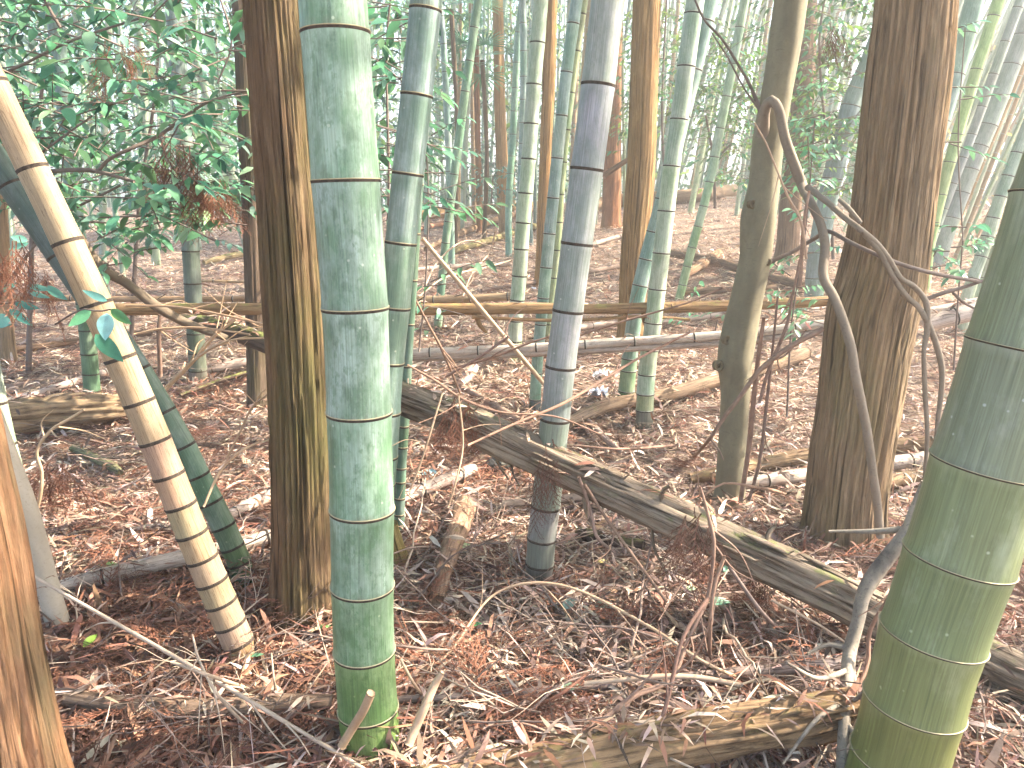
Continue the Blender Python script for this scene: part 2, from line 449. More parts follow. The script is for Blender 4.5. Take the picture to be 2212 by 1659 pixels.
def leaves_mesh(name, tv, tf, pos, R, scale, col, mat, smooth=True):
    """many leaves as one mesh; scale (N,3), col (N,3)"""
    N, nv = len(pos), len(tv)
    V = np.einsum('nij,nvj->nvi', R, tv[None] * scale[:, None, :]) + pos[:, None, :]
    Fc = (np.asarray(tf)[None] + (np.arange(N) * nv)[:, None, None]).reshape(-1, 3)
    me = bpy.data.meshes.new(name)
    me.vertices.add(N * nv); me.vertices.foreach_set('co', V.astype(np.float32).ravel())
    me.loops.add(Fc.size); me.loops.foreach_set('vertex_index', Fc.astype(np.int32).ravel())
    me.polygons.add(len(Fc)); me.polygons.foreach_set('loop_start', np.arange(0, Fc.size, 3, dtype=np.int32))
    me.update(calc_edges=True)
    at = me.attributes.new('col', 'FLOAT_COLOR', 'POINT')
    C4 = np.ones((N, nv, 4), np.float32); C4[..., :3] = col[:, None, :]
    at.data.foreach_set('color', C4.ravel())
    me.materials.append(mat)
    me.polygons.foreach_set('use_smooth', [smooth] * len(me.polygons))
    return me

def pick(pal, w, N, jit=0.15):
    pal = np.asarray(pal, float); w = np.asarray(w, float); w /= w.sum()
    c = pal[RNG.choice(len(pal), N, p=w)]
    return np.clip(c * (1 + RNG.normal(0, jit, (N, 1))) * (1 + RNG.normal(0, jit * 0.3, (N, 3))), 0.01, 0.95)

def ground_pts(N, rmin, rmax, expo, spread=0.80):
    u = RNG.random(N); e = 2 - expo
    r = (rmin ** e + u * (rmax ** e - rmin ** e)) ** (1 / e)
    a = RNG.uniform(-spread, spread, N)
    return r * np.sin(a), r * np.cos(a)

DRY = [(0.56, 0.43, 0.325), (0.44, 0.315, 0.235), (0.50, 0.405, 0.35), (0.22, 0.15, 0.115), (0.11, 0.075, 0.06), (0.30, 0.17, 0.12), (0.62, 0.54, 0.46)]
N = 175000
x, y = ground_pts(N, 0.85, 17, 1.55)
patch = noise3(x * 1.1, y * 1.1, 5, 21)
z = H(x, y) + RNG.uniform(0.002, 0.035, N)
L = RNG.uniform(0.03, 0.13, N) * RNG.uniform(0.7, 1.1, N)
sc = np.stack([L, L * RNG.uniform(0.06, 0.17, N), L * RNG.uniform(-1.0, 1.8, N)], -1)
R = rot_batch(RNG.uniform(0, 6.283, N), RNG.normal(0, 0.28, N), RNG.normal(0, 0.5, N))
col = pick(DRY, [4, 4, 3.5, 2.2, 1.2, 2, 2.5], N)
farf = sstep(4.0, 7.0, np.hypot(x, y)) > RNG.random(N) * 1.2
col[farf] = pick([(0.62, 0.47, 0.345), (0.55, 0.385, 0.275), (0.45, 0.29, 0.205), (0.68, 0.56, 0.44), (0.28, 0.18, 0.13)], [3, 3, 2, 2, 1.2], int(farf.sum()))  # paler far litter; its colour also carries the brighter light at the back
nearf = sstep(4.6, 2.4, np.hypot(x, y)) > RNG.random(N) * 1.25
col[nearf] = pick([(0.28, 0.19, 0.15), (0.40, 0.295, 0.24), (0.16, 0.105, 0.085), (0.52, 0.415, 0.35), (0.31, 0.18, 0.13)], [3, 3, 2.2, 2, 2.2], int(nearf.sum()))  # browner needle-rich near litter; dimmer foreground light also put into its colour
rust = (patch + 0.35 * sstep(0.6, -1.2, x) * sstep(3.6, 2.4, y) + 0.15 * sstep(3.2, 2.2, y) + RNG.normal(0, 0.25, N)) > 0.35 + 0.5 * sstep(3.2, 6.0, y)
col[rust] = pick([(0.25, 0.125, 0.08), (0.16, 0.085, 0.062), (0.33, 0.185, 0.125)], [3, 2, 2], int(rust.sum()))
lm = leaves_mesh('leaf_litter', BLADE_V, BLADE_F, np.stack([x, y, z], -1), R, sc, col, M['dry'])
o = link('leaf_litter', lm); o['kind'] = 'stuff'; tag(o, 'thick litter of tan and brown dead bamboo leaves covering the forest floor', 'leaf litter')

# fine twigs and needles of the litter
N = 48000
x, y = ground_pts(N, 0.85, 12, 1.6)
z = H(x, y) + RNG.uniform(0.004, 0.04, N)
L = RNG.uniform(0.06, 0.24, N)
sc = np.stack([L, np.full(N, 0.004) * RNG.uniform(0.6, 1.6, N), L * RNG.uniform(-0.6, 0.9, N)], -1)
R = rot_batch(RNG.uniform(0, 6.283, N), RNG.normal(0, 0.22, N), RNG.uniform(0, 3.1, N))
col = pick([(0.38, 0.28, 0.21), (0.18, 0.12, 0.09), (0.48, 0.39, 0.31), (0.25, 0.12, 0.08)], [2.5, 4, 1.2, 3], N)
o = link('twig_litter', leaves_mesh('twig_litter', BLADE_V, BLADE_F, np.stack([x, y, z], -1), R, sc, col, M['dry']))
o['kind'] = 'stuff'; tag(o, 'fine broken twigs and needles mixed through the dead leaves', 'twig litter')

# dead cedar fronds: template meshes
def frond_tris(seed, L=0.26, nb=14, needles=9):
    r = np.random.default_rng(seed)
    tris = []
    def strip(p0, d, length, w, bend, nn):
        d = d / np.linalg.norm(d)
        side = np.cross(d, (0, 0, 1)); side /= np.linalg.norm(side) + 1e-9
        pts = [p0]
        for i in range(5):
            d = d + np.array([0, 0, bend]) + r.normal(0, 0.05, 3); d /= np.linalg.norm(d)
            pts.append(pts[-1] + d * length / 5)
        for i in range(5):
            a, b = pts[i], pts[i + 1]
            wi, wj = w * (1 - i / 6), w * (1 - (i + 1) / 6)
            up = np.array([0, 0, 1.0])
            tris.append((a - side*wi, a + side*wi, b + side*wj)); tris.append((a - side*wi, b + side*wj, b - side*wj))
            tris.append((a - up*wi, a + up*wi, b))
        for i in range(nn):
            t = (i + 0.5) / nn * 4.99; j = int(t); q = pts[j] + (pts[j+1] - pts[j]) * (t - j)
            dd = pts[j+1] - pts[j]; dd /= np.linalg.norm(dd) + 1e-9
            sg = 1 if i % 2 else -1
            tip = q + (dd * 0.8 + side * sg * 0.55 + np.array([0, 0, r.uniform(-.5, .6)])) * 0.013
            tris.append((q - dd*0.0022, q + dd*0.0022, tip))
        return pts
    stem = strip(np.zeros(3), np.array([1, 0, 0.10]), L, 0.0022, -0.03, 6)
    for i in range(nb):
        t = 0.6 + i / nb * 4.3; j = min(int(t), 4)
        q = stem[j] + (stem[j+1] - stem[j]) * (t - j)
        sg = 1 if i % 2 else -1
        dl = L * (0.52 - 0.34 * i / nb) * r.uniform(0.8, 1.15)
        d = np.array([0.85, sg * 0.62, r.uniform(-0.05, 0.22)])
        pts = strip(q, d, dl, 0.0019, -0.045, needles)
        if i < nb * 0.6:
            m = pts[2]
            strip(m, np.array([0.95, sg * 0.1, 0.05]), dl * 0.5, 0.0016, -0.03, needles // 2)
    return np.array(tris)
FROND = [frond_tris(s, L, nb) for s, L, nb in ((1, .26, 14), (2, .30, 16), (3, .20, 12), (4, .24, 15), (5, .34, 18))]
FROND_LOW = [frond_tris(s, L, nb, 4) for s, L, nb in ((11, .24, 10), (12, .20, 9), (13, .28, 11))]
# a carpet of fronds
V, Cc = [], []
NF = 3200
x, y = ground_pts(NF, 1.0, 9, 1.5)
yaw = RNG.uniform(0, 6.283, NF); pit = RNG.normal(-0.05, 0.18, NF); rol = RNG.normal(0, 0.35, NF)
Rf = rot_batch(yaw, pit, rol)
keep = noise3(x * 0.9, y * 0.9, 9, 22) + 0.55 * sstep(0.4, -0.8, x) + RNG.normal(0, .2, NF) > 0.0
zz = H(x, y) + RNG.uniform(0.01, 0.05, NF)
pal = pick([(0.25, 0.115, 0.075), (0.15, 0.075, 0.055), (0.32, 0.165, 0.11), (0.19, 0.115, 0.09)], [3, 3, 2, 2], NF)
tc = []
for i in np.nonzero(keep)[0]:
    t = FROND_LOW[i % 3].reshape(-1, 3) * RNG.uniform(0.6, 1.1)
    V.append(t @ Rf[i].T + np.array([x[i], y[i], zz[i]])); tc.append(np.repeat(pal[i][None], len(t) // 3, 0))
T3 = np.concatenate(V).reshape(-1, 3, 3); tc = np.concatenate(tc)
def tri_mesh(name, T3, col, mat):
    n = len(T3); me = bpy.data.meshes.new(name)
    me.vertices.add(n * 3); me.vertices.foreach_set('co', T3.astype(np.float32).ravel())
    me.loops.add(n * 3); me.loops.foreach_set('vertex_index', np.arange(n * 3, dtype=np.int32))
    me.polygons.add(n); me.polygons.foreach_set('loop_start', np.arange(0, n * 3, 3, dtype=np.int32))
    me.update(calc_edges=True)
    if col is not None:
        at = me.attributes.new('col', 'FLOAT_COLOR', 'POINT')
        C4 = np.ones((n, 3, 4), np.float32); C4[..., :3] = col[:, None, :]
        at.data.foreach_set('color', C4.ravel())
    me.materials.append(mat)
    return me
o = link('cedar_needle_litter', tri_mesh('cedar_needle_litter', T3, tc, M['dry']))
o['kind'] = 'stuff'; tag(o, 'matted rust brown cedar needle sprays lying through the leaf litter', 'needle litter')

# ------------------------------------------------------------------ bamboo culms
def ring_geo(c, T, r, seg, wide=1.0):
    """a node: dark scar below, light ridge above"""
    g = Geo()
    hh = 0.0042 * wide
    pr = [(-1.7, 0.985), (-1.3, 1.024), (-0.2, 1.028), (0.05, 1.032)]
    g.tube(np.array([c + T * hh * a for a, _ in pr]), np.array([r * b for _, b in pr]), seg, caps=False, mi=0)
    pr = [(0.05, 1.02), (0.25, 1.046), (0.6, 1.046), (0.9, 0.985)]
    g.tube(np.array([c + T * hh * a for a, _ in pr]), np.array([r * b for _, b in pr]), seg, caps=False, mi=1)
    return g

def build_culm(root, base, pts, rad, nodes_s, mat, seg, tints=None, ridge='ridge', wide=1.0, jitter=0.06, one_mesh=False, split=None):
    """pts: dense axis from foot to top; nodes_s: arc lengths of the nodes"""
    d = np.r_[0, np.cumsum(np.linalg.norm(np.diff(pts, axis=0), axis=1))]
    at = lambda s: np.array([np.interp(s, d, pts[:, k]) for k in range(3)])
    ra = lambda s: np.interp(s, d, rad)
    cuts = [0.0] + [s for s in nodes_s if 0.005 < s < d[-1] - 0.005] + [d[-1]]
    rr = random.Random(int(abs(base[0] * 1000 + base[1] * 77)))
    merged = Geo(); segs = []
    for i in range(len(cuts) - 1):
        a, b = cuts[i], cuts[i + 1]
        Lg = b - a
        e = min(0.016, Lg * 0.2)
        ss = np.r_[a, a + e * 0.4, a + e, np.linspace(a + e, b - e, max(3, int(Lg / 0.06) + 2))[1:-1], b - e, b - e * 0.4, b]
        q = np.array([at(s) for s in ss])
        dd = np.minimum(ss - a, b - ss)
        prof = ra(ss) * (1 + (0.022 if mat is not M['tan'] else 0.012) * np.exp(-(dd / 0.012) ** 2) - 0.012 * np.sin(np.pi * (ss - a) / Lg))
        g = merged if one_mesh else Geo()
        g.tube(q, prof, seg, caps=(i == len(cuts) - 2 or i == 0), s0=a, tn=(ss - a) / Lg)
        if not one_mesh:
            t = (1 + rr.uniform(-jitter, jitter), 1 + rr.uniform(-jitter, jitter), 1 + rr.uniform(-jitter, jitter))
            if tints is not None and i < len(tints): t = tuple(x * y for x, y in zip(t, tints[i]))
            segs.append(link('internode', g.mesh('internode', mat, base), root, color=t))
    for si, s in enumerate(cuts[1:-1]):
        c = at(s); T = at(min(s + .02, d[-1])) - at(s - .02); T /= np.linalg.norm(T)
        if one_mesh:
            hh = 0.004 * wide
            merged.tube(np.array([c - T*hh, c - T*hh*.5, c + T*hh*.5, c + T*hh]), ra(s) * np.array([0.98, 1.05, 1.05, 0.98]), seg, caps=False, mi=1)
        else:
            link('node_ring', ring_geo(c, T, ra(s), seg, wide).mesh('node_ring', [M['node'], M[ridge]], base), segs[si])
    if one_mesh:
        return merged

FOL = []
for sdd in range(3):
    r = np.random.default_rng(50 + sdd); n = 260
    p = r.normal(0, 1, (n, 3)) * (0.7, 0.7, 1.1); R = rot_batch(r.uniform(0, 6.28, n), r.normal(0.5, 0.3, n), r.normal(0, .5, n))
    L = r.uniform(0.12, 0.22, n)
    FOL.append(leaves_mesh('bamboo_foliage', CARD_V, CARD_F, p, R, np.stack([L, L * .16, L], -1), np.array([(0.13, 0.24, 0.07)]) * r.uniform(.7, 1.3, (n, 1)), M['leafcol']))

def culm(label, axis, nodes, mat, y=None, group=None, tints=None, seg=24, ridge='ridge', wide=1.0, top=6.5, ytop=0.0, name='bamboo_culm', foliage=True, jitter=0.06):
    """axis: (u, v, width) from the top of the picture to the foot"""
    u, v, w = axis[-1]
    foot = G(u, v) if y is None else P(u, v, y)
    if y is not None and foot[2] > H(foot[0], foot[1]):
        foot[2] = H(foot[0], foot[1]); pu, pv = _proj(foot); axis = axis + [(pu, pv, w)]
    yb = foot[1]
    n = len(axis)
    pts, rad = [], []
    vs = [a[1] for a in axis]
    for (u, v, w) in axis:
        f = (axis[-1][1] - v) / max(1, axis[-1][1] - axis[0][1])
        p = P(u, v, yb + ytop * f)
        pts.append(p); rad.append(0.5 * w * mpp(p))
    pts, rad = pts[::-1], rad[::-1]
    # the way from picture rows to arc length, for the nodes
    dense, rd = smooth_path(pts, rad, 160)
    d = np.r_[0, np.cumsum(np.linalg.norm(np.diff(dense, axis=0), axis=1))]
    ax = np.array([_proj(q)[1] for q in dense])
    ns = [float(np.interp(-nv, -ax, d)) for nv in nodes]
    ns = sorted(s for s in ns if s > 0.01)
    # go on above the picture
    T = dense[-1] - dense[-6]; T /= np.linalg.norm(T)
    while dense[-1][2] < top and len(dense) < 230:
        T = T + np.array([0, 0, 0.012]); T /= np.linalg.norm(T)
        dense = np.vstack([dense, dense[-1] + T * 0.25]); rd = np.r_[rd, max(rd[-1] * 0.975, 0.008)]
    dn = np.r_[0, np.cumsum(np.linalg.norm(np.diff(dense, axis=0), axis=1))][-1]
    gap = (ns[-1] - ns[-2]) * 1.03 if len(ns) > 1 else 0.28
    s = ns[-1] if ns else 0
    while s + gap < dn - 0.1:
        s += gap; gap = min(gap * 1.03, 0.42); ns.append(s)
    T0 = dense[1] - dense[0]; T0 /= np.linalg.norm(T0)
    dense[0] = dense[0] - T0 * 0.06
    ns = [s + 0.06 for s in ns]
    root = thing(name, label, 'bamboo', foot, group)
    build_culm(root, foot, dense, rd, ns, M[mat], seg, tints, ridge, wide, jitter)
    if foliage:
        f = link('foliage', FOL[len(label) % 3], root, loc=tuple(dense[-1] - foot + np.array([0, 0, 0.3])))
    return root

def _proj(p):
    c, s = math.cos(PITCH), math.sin(PITCH)
    X, Y, Z = p[0], p[1], p[2] - EYE
    dep = Y * c - Z * s; up = Y * s + Z * c
    return CU + F * X / dep, CV - F * up / dep

GRN = (0.55, 0.98, 0.30)
culm('large waxy pale green bamboo culm standing front of centre with green foot',
     [(719, 0, 147), (747, 390, 145), (767, 665, 141), (776, 890, 138), (782, 1100, 137), (783, 1265, 133), (787, 1405, 130), (795, 1530, 127), (802, 1618, 125)],
     [1530, 1405, 1265, 1100, 890, 665, 390, 70], 'wax', tints=[(0.70, 0.76, 0.34), (0.76, 0.84, 0.48), (0.84, 0.94, 0.72), (0.90, 0.98, .88), (.95, .98, .94)], seg=56, wide=0.85)
culm('leaning blue green bamboo culm just behind the big waxy one',
     [(921, 0, 69), (900, 205, 69), (881, 375, 68), (866, 524, 67), (853, 663, 66), (839, 800, 64), (828, 984, 62), (812, 1160, 60)],
     [1095, 1042, 984, 890, 782, 663, 524, 375, 205, 20], 'blue', y=2.28, seg=36, tints=[(.9, .95, .9)] * 3)
culm('slim dark green culm tucked behind the waxy one, by the mossy stump',
     [(893, 560, 24), (880, 760, 24), (873, 900, 24), (866, 1010, 24), (861, 1150, 24)],
     [1110, 1075, 1040, 1010, 965, 920, 860, 790, 700], 'blue', y=2.75, seg=20, tints=[(.55, .62, .55)] * 12, foliage=False, top=2.2)
culm('tall grey weathered bamboo culm in the centre behind the mossy log',
     [(1313, 0, 73), (1292, 183, 73), (1268, 365, 71), (1246, 526, 68), (1227, 671, 66), (1211, 792, 65), (1199, 905, 64), (1179, 1093, 63), (1170, 1162, 62), (1166, 1217, 61), (1160, 1269, 58)],
     [1217, 1162, 1093, 1000, 905, 792, 671, 526, 365, 183], 'grey', seg=36, tints=[(.42, .38, .36), (.80, .75, .70), (.88, .83, .78), (.9, .86, .82), (.9, .87, .83), (.95, .94, .9)], ridge='node')
culm('pale olive green culm rising behind the orange log, left of two',
     [(1168, 0, 33), (1161, 92, 33), (1153, 182, 32), (1142, 343, 32), (1130, 481, 32), (1122, 596, 32), (1114, 693, 31), (1112, 785, 30)],
     [760, 737, 693, 648, 596, 538, 481, 417, 343, 267, 182, 92], 'pale', seg=22, ridge='node', tints=[(.85, .85, .55), (.95, .95, .7)])
culm('slim teal culm with dark foot between olive culm and grey culm',
     [(1246, 0, 26), (1224, 155, 26), (1208, 300, 26), (1195, 427, 26), (1180, 577, 26), (1168, 700, 25), (1159, 805, 25), (1155, 892, 25)],
     [862, 805, 750, 700, 643, 577, 504, 427, 341, 249, 155, 50], 'teal', seg=20, tints=[(.45, .38, .40), (.8, .9, .75)], ridge='nodepale')
culm('thin dull olive culm hiding behind the slim teal culm',
     [(1262, 0, 18), (1240, 150, 18), (1216, 350, 18), (1202, 538, 18), (1181, 735, 18)],
     [700, 655, 600, 540, 480, 420, 350, 280, 200, 110, 30], 'pale', seg=14, tints=[(.8, .8, .6)] * 14, ridge='node')
culm('thin blue culm straight up between two brown cedar trunks',
     [(1129, 0, 15), (1131, 150, 15), (1128, 300, 15), (1122, 470, 15)],
     [430, 395, 355, 310, 265, 215, 165, 110, 50], 'teal', y=9.5, seg=12, ridge='nodepale')
culm('thin green culm leaning right beside the straight blue culm',
     [(1128, 0, 15), (1119, 80, 15), (1108, 290, 15), (1099, 440, 15)],
     [410, 375, 337, 290, 240, 190, 135, 70], 'teal', y=9.9, seg=12, ridge='nodepale', tints=[(.8, .95, .8)] * 10)
culm('bright green slim culm leaning right, left of the mid cedars',
     [(1033, 0, 19), (1006, 190, 19), (985, 350, 19), (968, 480, 18), (957, 580, 18), (945, 712, 18)],
     [690, 650, 612, 570, 524, 478, 430, 376, 319, 260, 197, 131, 59], 'teal', seg=16, ridge='nodepale', tints=[(.85, .95, .75)] * 14)
culm('thin teal culm leaning left beside the bright green slim culm',
     [(948, 0, 14), (957, 80, 14), (966, 250, 15), (972, 400, 15), (974, 480, 15)],
     [450, 410, 370, 320, 270, 215, 155, 95, 35], 'teal', y=9.0, seg=12, ridge='nodepale')
culm('front pale culm of the leaning pair right of the ridged cedar',
     [(1502, 0, 40), (1486, 115, 39), (1467, 257, 38), (1451, 358, 37), (1429, 546, 37), (1411, 697, 37), (1397, 808, 38), (1391, 922, 38)],
     [885, 850, 808, 755, 697, 624, 546, 455, 358, 257, 143, 29], 'pale', seg=24, ridge='nodepale', tints=[(.42, .36, .36), (.8, .8, .65)])
culm('rear culm of the leaning pair, its foot left of the front one',
     [(1533, 0, 40), (1508, 110, 38), (1474, 250, 36), (1432, 430, 33), (1397, 560, 33), (1376, 650, 33), (1360, 774, 34), (1350, 876, 36)],
     [844, 800, 774, 735, 668, 616, 560, 501, 430, 345, 250, 150, 45], 'teal', seg=22, ridge='nodepale', tints=[(.7, .72, .4), (.75, .8, .5), (.85, .88, .65), (.9, .92, .8)])
culm('slim pale green culm leaning right over the open slope',
     [(1609, 0, 20), (1583, 138, 20), (1556, 277, 20), (1533, 393, 19), (1508, 489, 19), (1495, 534, 19), (1466, 650, 18)],
     [615, 575, 534, 489, 445, 393, 339, 277, 208, 138, 59], 'pale', seg=16, ridge='nodepale', tints=[(.8, .95, .7)] * 4 + [(.85, .98, .9)] * 9)
culm('huge olive green bamboo culm leaning right at the right edge',
     [(2440, 60, 240), (2318, 430, 238), (2216, 750, 232), (2135, 1006, 226), (2071, 1207, 218), (2015, 1371, 209), (1974, 1518, 200), (1942, 1635, 193), (1905, 1765, 186)],
     [1735, 1635, 1518, 1371, 1207, 1006, 750, 430, 120], 'olive', seg=64, tints=[(.78, .78, .38), (.82, .82, .44), (.86, .86, .54), (.90, .90, .68), (.90, .93, .82), (.95, 1.0, 1.0), (.92, 1.0, 1.1)], wide=0.5)
culm('dead tan bamboo culm leaning left with dark closely spaced rings',
     [(-104, 0, 64), (70, 364, 64), (208, 657, 65), (316, 905, 66), (420, 1165, 66), (482, 1312, 67), (537, 1440, 66)],
     [1418, 1387, 1346, 1300, 1254, 1205, 1151, 1090, 1025, 951, 868, 773, 657, 523, 364, 180], 'tan', seg=40, ridge='node', top=2.6, foliage=False, tints=[(.8, .7, .55), (.9, .8, .68)])
culm('green leaning culm behind the dead tan one with glossy green foot',
     [(-200, 60, 58), (-80, 240, 58), (25, 400, 57), (130, 551, 56), (225, 690, 55), (310, 818, 53), (396, 964, 52), (427, 1027, 51), (482, 1135, 51), (502, 1180, 50), (517, 1215, 50), (529, 1256, 48)],
     [1215, 1180, 1135, 1083, 1027, 964, 890, 800, 690, 551, 400, 230], 'blue', seg=32, ridge='node', top=3.2, foliage=False, tints=[(.46, .50, .28), (.50, .54, .34), (.58, .60, .46), (.64, .66, .56), (.6, .7, .55), (.7, .75, .65), (.7, .76, .68), (.6, .62, .6), (.5, .5, .52), (.4, .4, .44)] + [(.36, .36, .40)] * 8)
culm('narrow pale green culm at the left edge behind the grey sapling',
     [(-35, 680, 32), (-10, 830, 32), (18, 958, 32), (36, 1029, 32), (46, 1120, 32), (66, 1243, 31)],
     [1205, 1165, 1120, 1075, 1029, 958, 870, 760], 'pale', seg=22, ridge='node', tints=[(.85, .75, .3), (.8, .9, .65)], top=3.0, foliage=False)
culm('dark green culm behind leaning tan culm, its foot by rotten log',
     [(110, 0, 31), (126, 100, 31), (150, 340, 32), (187, 703, 33), (201, 866, 34)],
     [844, 807, 764, 713, 655, 590, 515, 430, 335, 225, 97], 'blue', seg=22, ridge='node', tints=[(.45, .55, .38), (.5, .62, .42), (.5, .62, .42), (.55, .65, .48), (.6, .68, .55)] + [(.9, .95, 1)] * 8)
culm('smudged dark culm with pale blotched foot left of the ridged cedar',
     [(375, 0, 37), (381, 79, 37), (396, 300, 37), (413, 560, 36), (421, 700, 36), (430, 828, 37)],
     [800, 762, 720, 672, 612, 542, 460, 370, 270, 180, 79], 'grey', seg=22, ridge='node', tints=[(.55, .48, .4), (.5, .48, .38), (.32, .36, .26), (.35, .42, .3), (.45, .5, .42), (.5, .56, .5), (.6, .68, .62)] + [(.75, .85, .85)] * 6)
for lab, ax, nd, mt, yy in [
    ('sunlit yellow green culm leaning left through the dense left foliage', [(345, -20, 21), (393, 34, 21), (450, 215, 21), (504, 390, 21), (560, 600, 20)], [540, 470, 400, 330, 250, 165, 75], 'pale', 7.2),
    ('second sunlit culm leaning left, lower than its twin in foliage', [(250, -60, 17), (339, 84, 18), (437, 269, 18), (480, 380, 18), (560, 610, 17)], [560, 480, 400, 310, 220, 120, 20], 'pale', 7.8),
    ('slim white lit culm upright behind the upper left foliage', [(236, 0, 15), (232, 120, 15), (225, 300, 15), (222, 560, 15)], [500, 440, 370, 300, 228, 150, 70], 'pale', 7.5),
    ('thin white lit culm tilted among leaves near the top left corner', [(150, 0, 11), (172, 60, 11), (205, 155, 11), (262, 560, 11)], [500, 420, 340, 250, 160, 90, 30], 'pale', 8.0)]:
    culm(lab, ax, nd, mt, y=yy, seg=14, ridge='nodepale')
R6 = [('broad blue grey culm behind the right cedar, leaning right', [(1925, 0, 34), (1882, 118, 36), (1838, 229, 40), (1798, 386, 43), (1768, 538, 42), (1757, 645, 40)], [600, 545, 470, 386, 229, 60], 'grey', None, (.8, .95, .95)),
      ('wide teal culm leaning right past the upper right cedar edge', [(2105, 0, 40), (2075, 120, 40), (2010, 330, 39), (1940, 560, 38)], [500, 430, 350, 260, 160, 72], 'teal', 6.6, (.95, 1, .95)),
      ('slim lime green culm leaning right beside the wide teal culm', [(2158, 0, 26), (2110, 150, 25), (2060, 320, 24), (2010, 520, 22)], [480, 420, 350, 290, 210, 150, 35], 'pale', 7.0, (.85, .98, .55)),
      ('thick silvery culm leaning right, largest near the right edge behind', [(2240, 0, 36), (2190, 130, 36), (2140, 260, 36), (2100, 356, 35), (2053, 480, 34), (2022, 575, 33)], [540, 470, 415, 365, 315, 270, 208, 140, 77], 'grey', None, (1, 1.05, 1.05)),
      ('narrow silvery culm leaning right, pressed against the thick silvery one', [(2205, 0, 20), (2150, 150, 20), (2100, 290, 19), (2050, 420, 18), (2000, 560, 18)], [500, 450, 396, 340, 290, 230, 160, 90], 'grey', 7.6, (.95, 1, 1)),
      ('pale culm leaning right just left of the huge olive culm', [(2260, 180, 27), (2212, 296, 27), (2160, 430, 26), (2124, 540, 25), (2090, 640, 25)], [600, 553, 510, 470, 424, 380, 330, 260], 'pale', 5.6, (.95, 1, 1)),
      ('thin pale culm leaning right into the right edge shade culm', [(2235, 330, 16), (2190, 440, 16), (2140, 560, 15), (2110, 640, 15)], [600, 560, 510, 460, 400], 'pale', 6.3, (1, 1, .9))]
for lab, ax, nd, mt, yy, tt in R6:
    culm(lab, ax, nd, mt, y=yy, seg=18, ridge='nodepale', tints=[tt] * 16)

# ------------------------------------------------------------------ far bamboo groves
FARM = []
for i in range(6):
    r = np.random.default_rng(90 + i)
    n = 30; zz = np.linspace(0, 9, n)
    bend = r.uniform(-0.02, 0.05)
    pts = np.stack([bend * zz ** 2 * 0.12, 0 * zz, zz], -1)
    rad = 0.045 * (1 - 0.06 * zz)
    nd = np.cumsum(np.r_[0.12, np.linspace(.16, .34, 40) * r.uniform(0.85, 1.2)])
    g = build_culm(None, np.array([i, 0., 0.]), pts, rad, [s for s in nd if s < 8.8], None, 9, one_mesh=True, wide=1.3)
    FARM.append({m: g.mesh('culm', [M[m], M['nodepale']]) for m in ('pale', 'teal', 'tan')})

def grove(n, u0, u1, y0, y1, lean, label, group, mats, seed, bright=1.0, rs=(0.55, 1.25)):
    r = np.random.default_rng(seed)
    for i in range(n):
        y = y0 + (y1 - y0) * r.random() ** 0.8
        u = r.uniform(u0, u1)
        v = 445
        x = (u - CU) / F * y * 1.02
        m = mats[int(r.integers(len(mats)))]
        o = link('bamboo_culm', FARM[int(r.integers(6))][m])
        o.location = (x, y, float(H(x, y)) - 0.05)
        o.rotation_euler = (r.normal(0, 0.03), r.normal(lean, 0.06), r.uniform(0, 0.6) - 0.3)
        k = r.uniform(*rs); o.scale = (k, k, r.uniform(0.9, 1.15))
        b = bright * r.uniform(0.8, 1.1); o.color = (b, b * r.uniform(.96, 1.04), b * r.uniform(.85, 1.05), 1)
        tag(o, label, 'bamboo', group)
grove(76, 880, 1420, 10.5, 24, 0.02, 'thin distant bamboo culm in the dense grove beyond the fallen mossy trunks', 'thin culms of the far central grove', ['pale', 'teal', 'teal', 'pale', 'tan'], 1)
grove(46, 1400, 1800, 11.5, 24, 0.14, 'thin distant bamboo culm on the crest behind the open leaf covered slope', 'thin culms beyond the open slope', ['pale', 'pale', 'teal', 'tan'], 2)
grove(80, 1780, 2460, 8.2, 20, 0.34, 'thin sunlit bamboo culm slanting right in the bright thicket at upper right', 'slanting culms of the bright thicket', ['pale', 'tan', 'pale', 'teal', 'tan'], 3, 1.1, (0.3, 0.95))
grove(34, 2000, 2560, 6.6, 10.5, 0.36, 'slim sunlit culm slanting right just behind the silvery culms at right', 'slim culms behind the silvery culms', ['pale', 'pale', 'tan'], 5, 1.0, (0.25, 0.6))
grove(30, -250, 560, 8.5, 20, 0.0, 'thin distant bamboo culm standing behind the upper left leaves', 'thin culms behind the left foliage', ['pale', 'teal', 'pale'], 4)

# ------------------------------------------------------------------ trees
def bark_disp(k, depth, seed, ks=1.1):
    def f(th, L, R):
        c, s = np.cos(th), np.sin(th)
        L = L + 0 * th; c = c + 0 * L; s = s + 0 * L
        wob = 0.07 * noise3(c * 2, s * 2, L * 2.5, seed + 5)
        a = noise3((c * np.cos(wob) - s * np.sin(wob)) * k, (s * np.cos(wob) + c * np.sin(wob)) * k, L * ks, seed)
        a2 = noise3(c * k * 2.1, s * k * 2.1, L * ks * 1.7, seed + 1)
        crack = np.exp(-(a / 0.11) ** 2) + 0.5 * np.exp(-(a2 / 0.10) ** 2)
        big = noise3(c * 2.0, s * 2.0, L * 1.6, seed + 2)
        return (-depth * crack + depth * 0.5 * a2 + 0.012 * big * R) / R
    return f

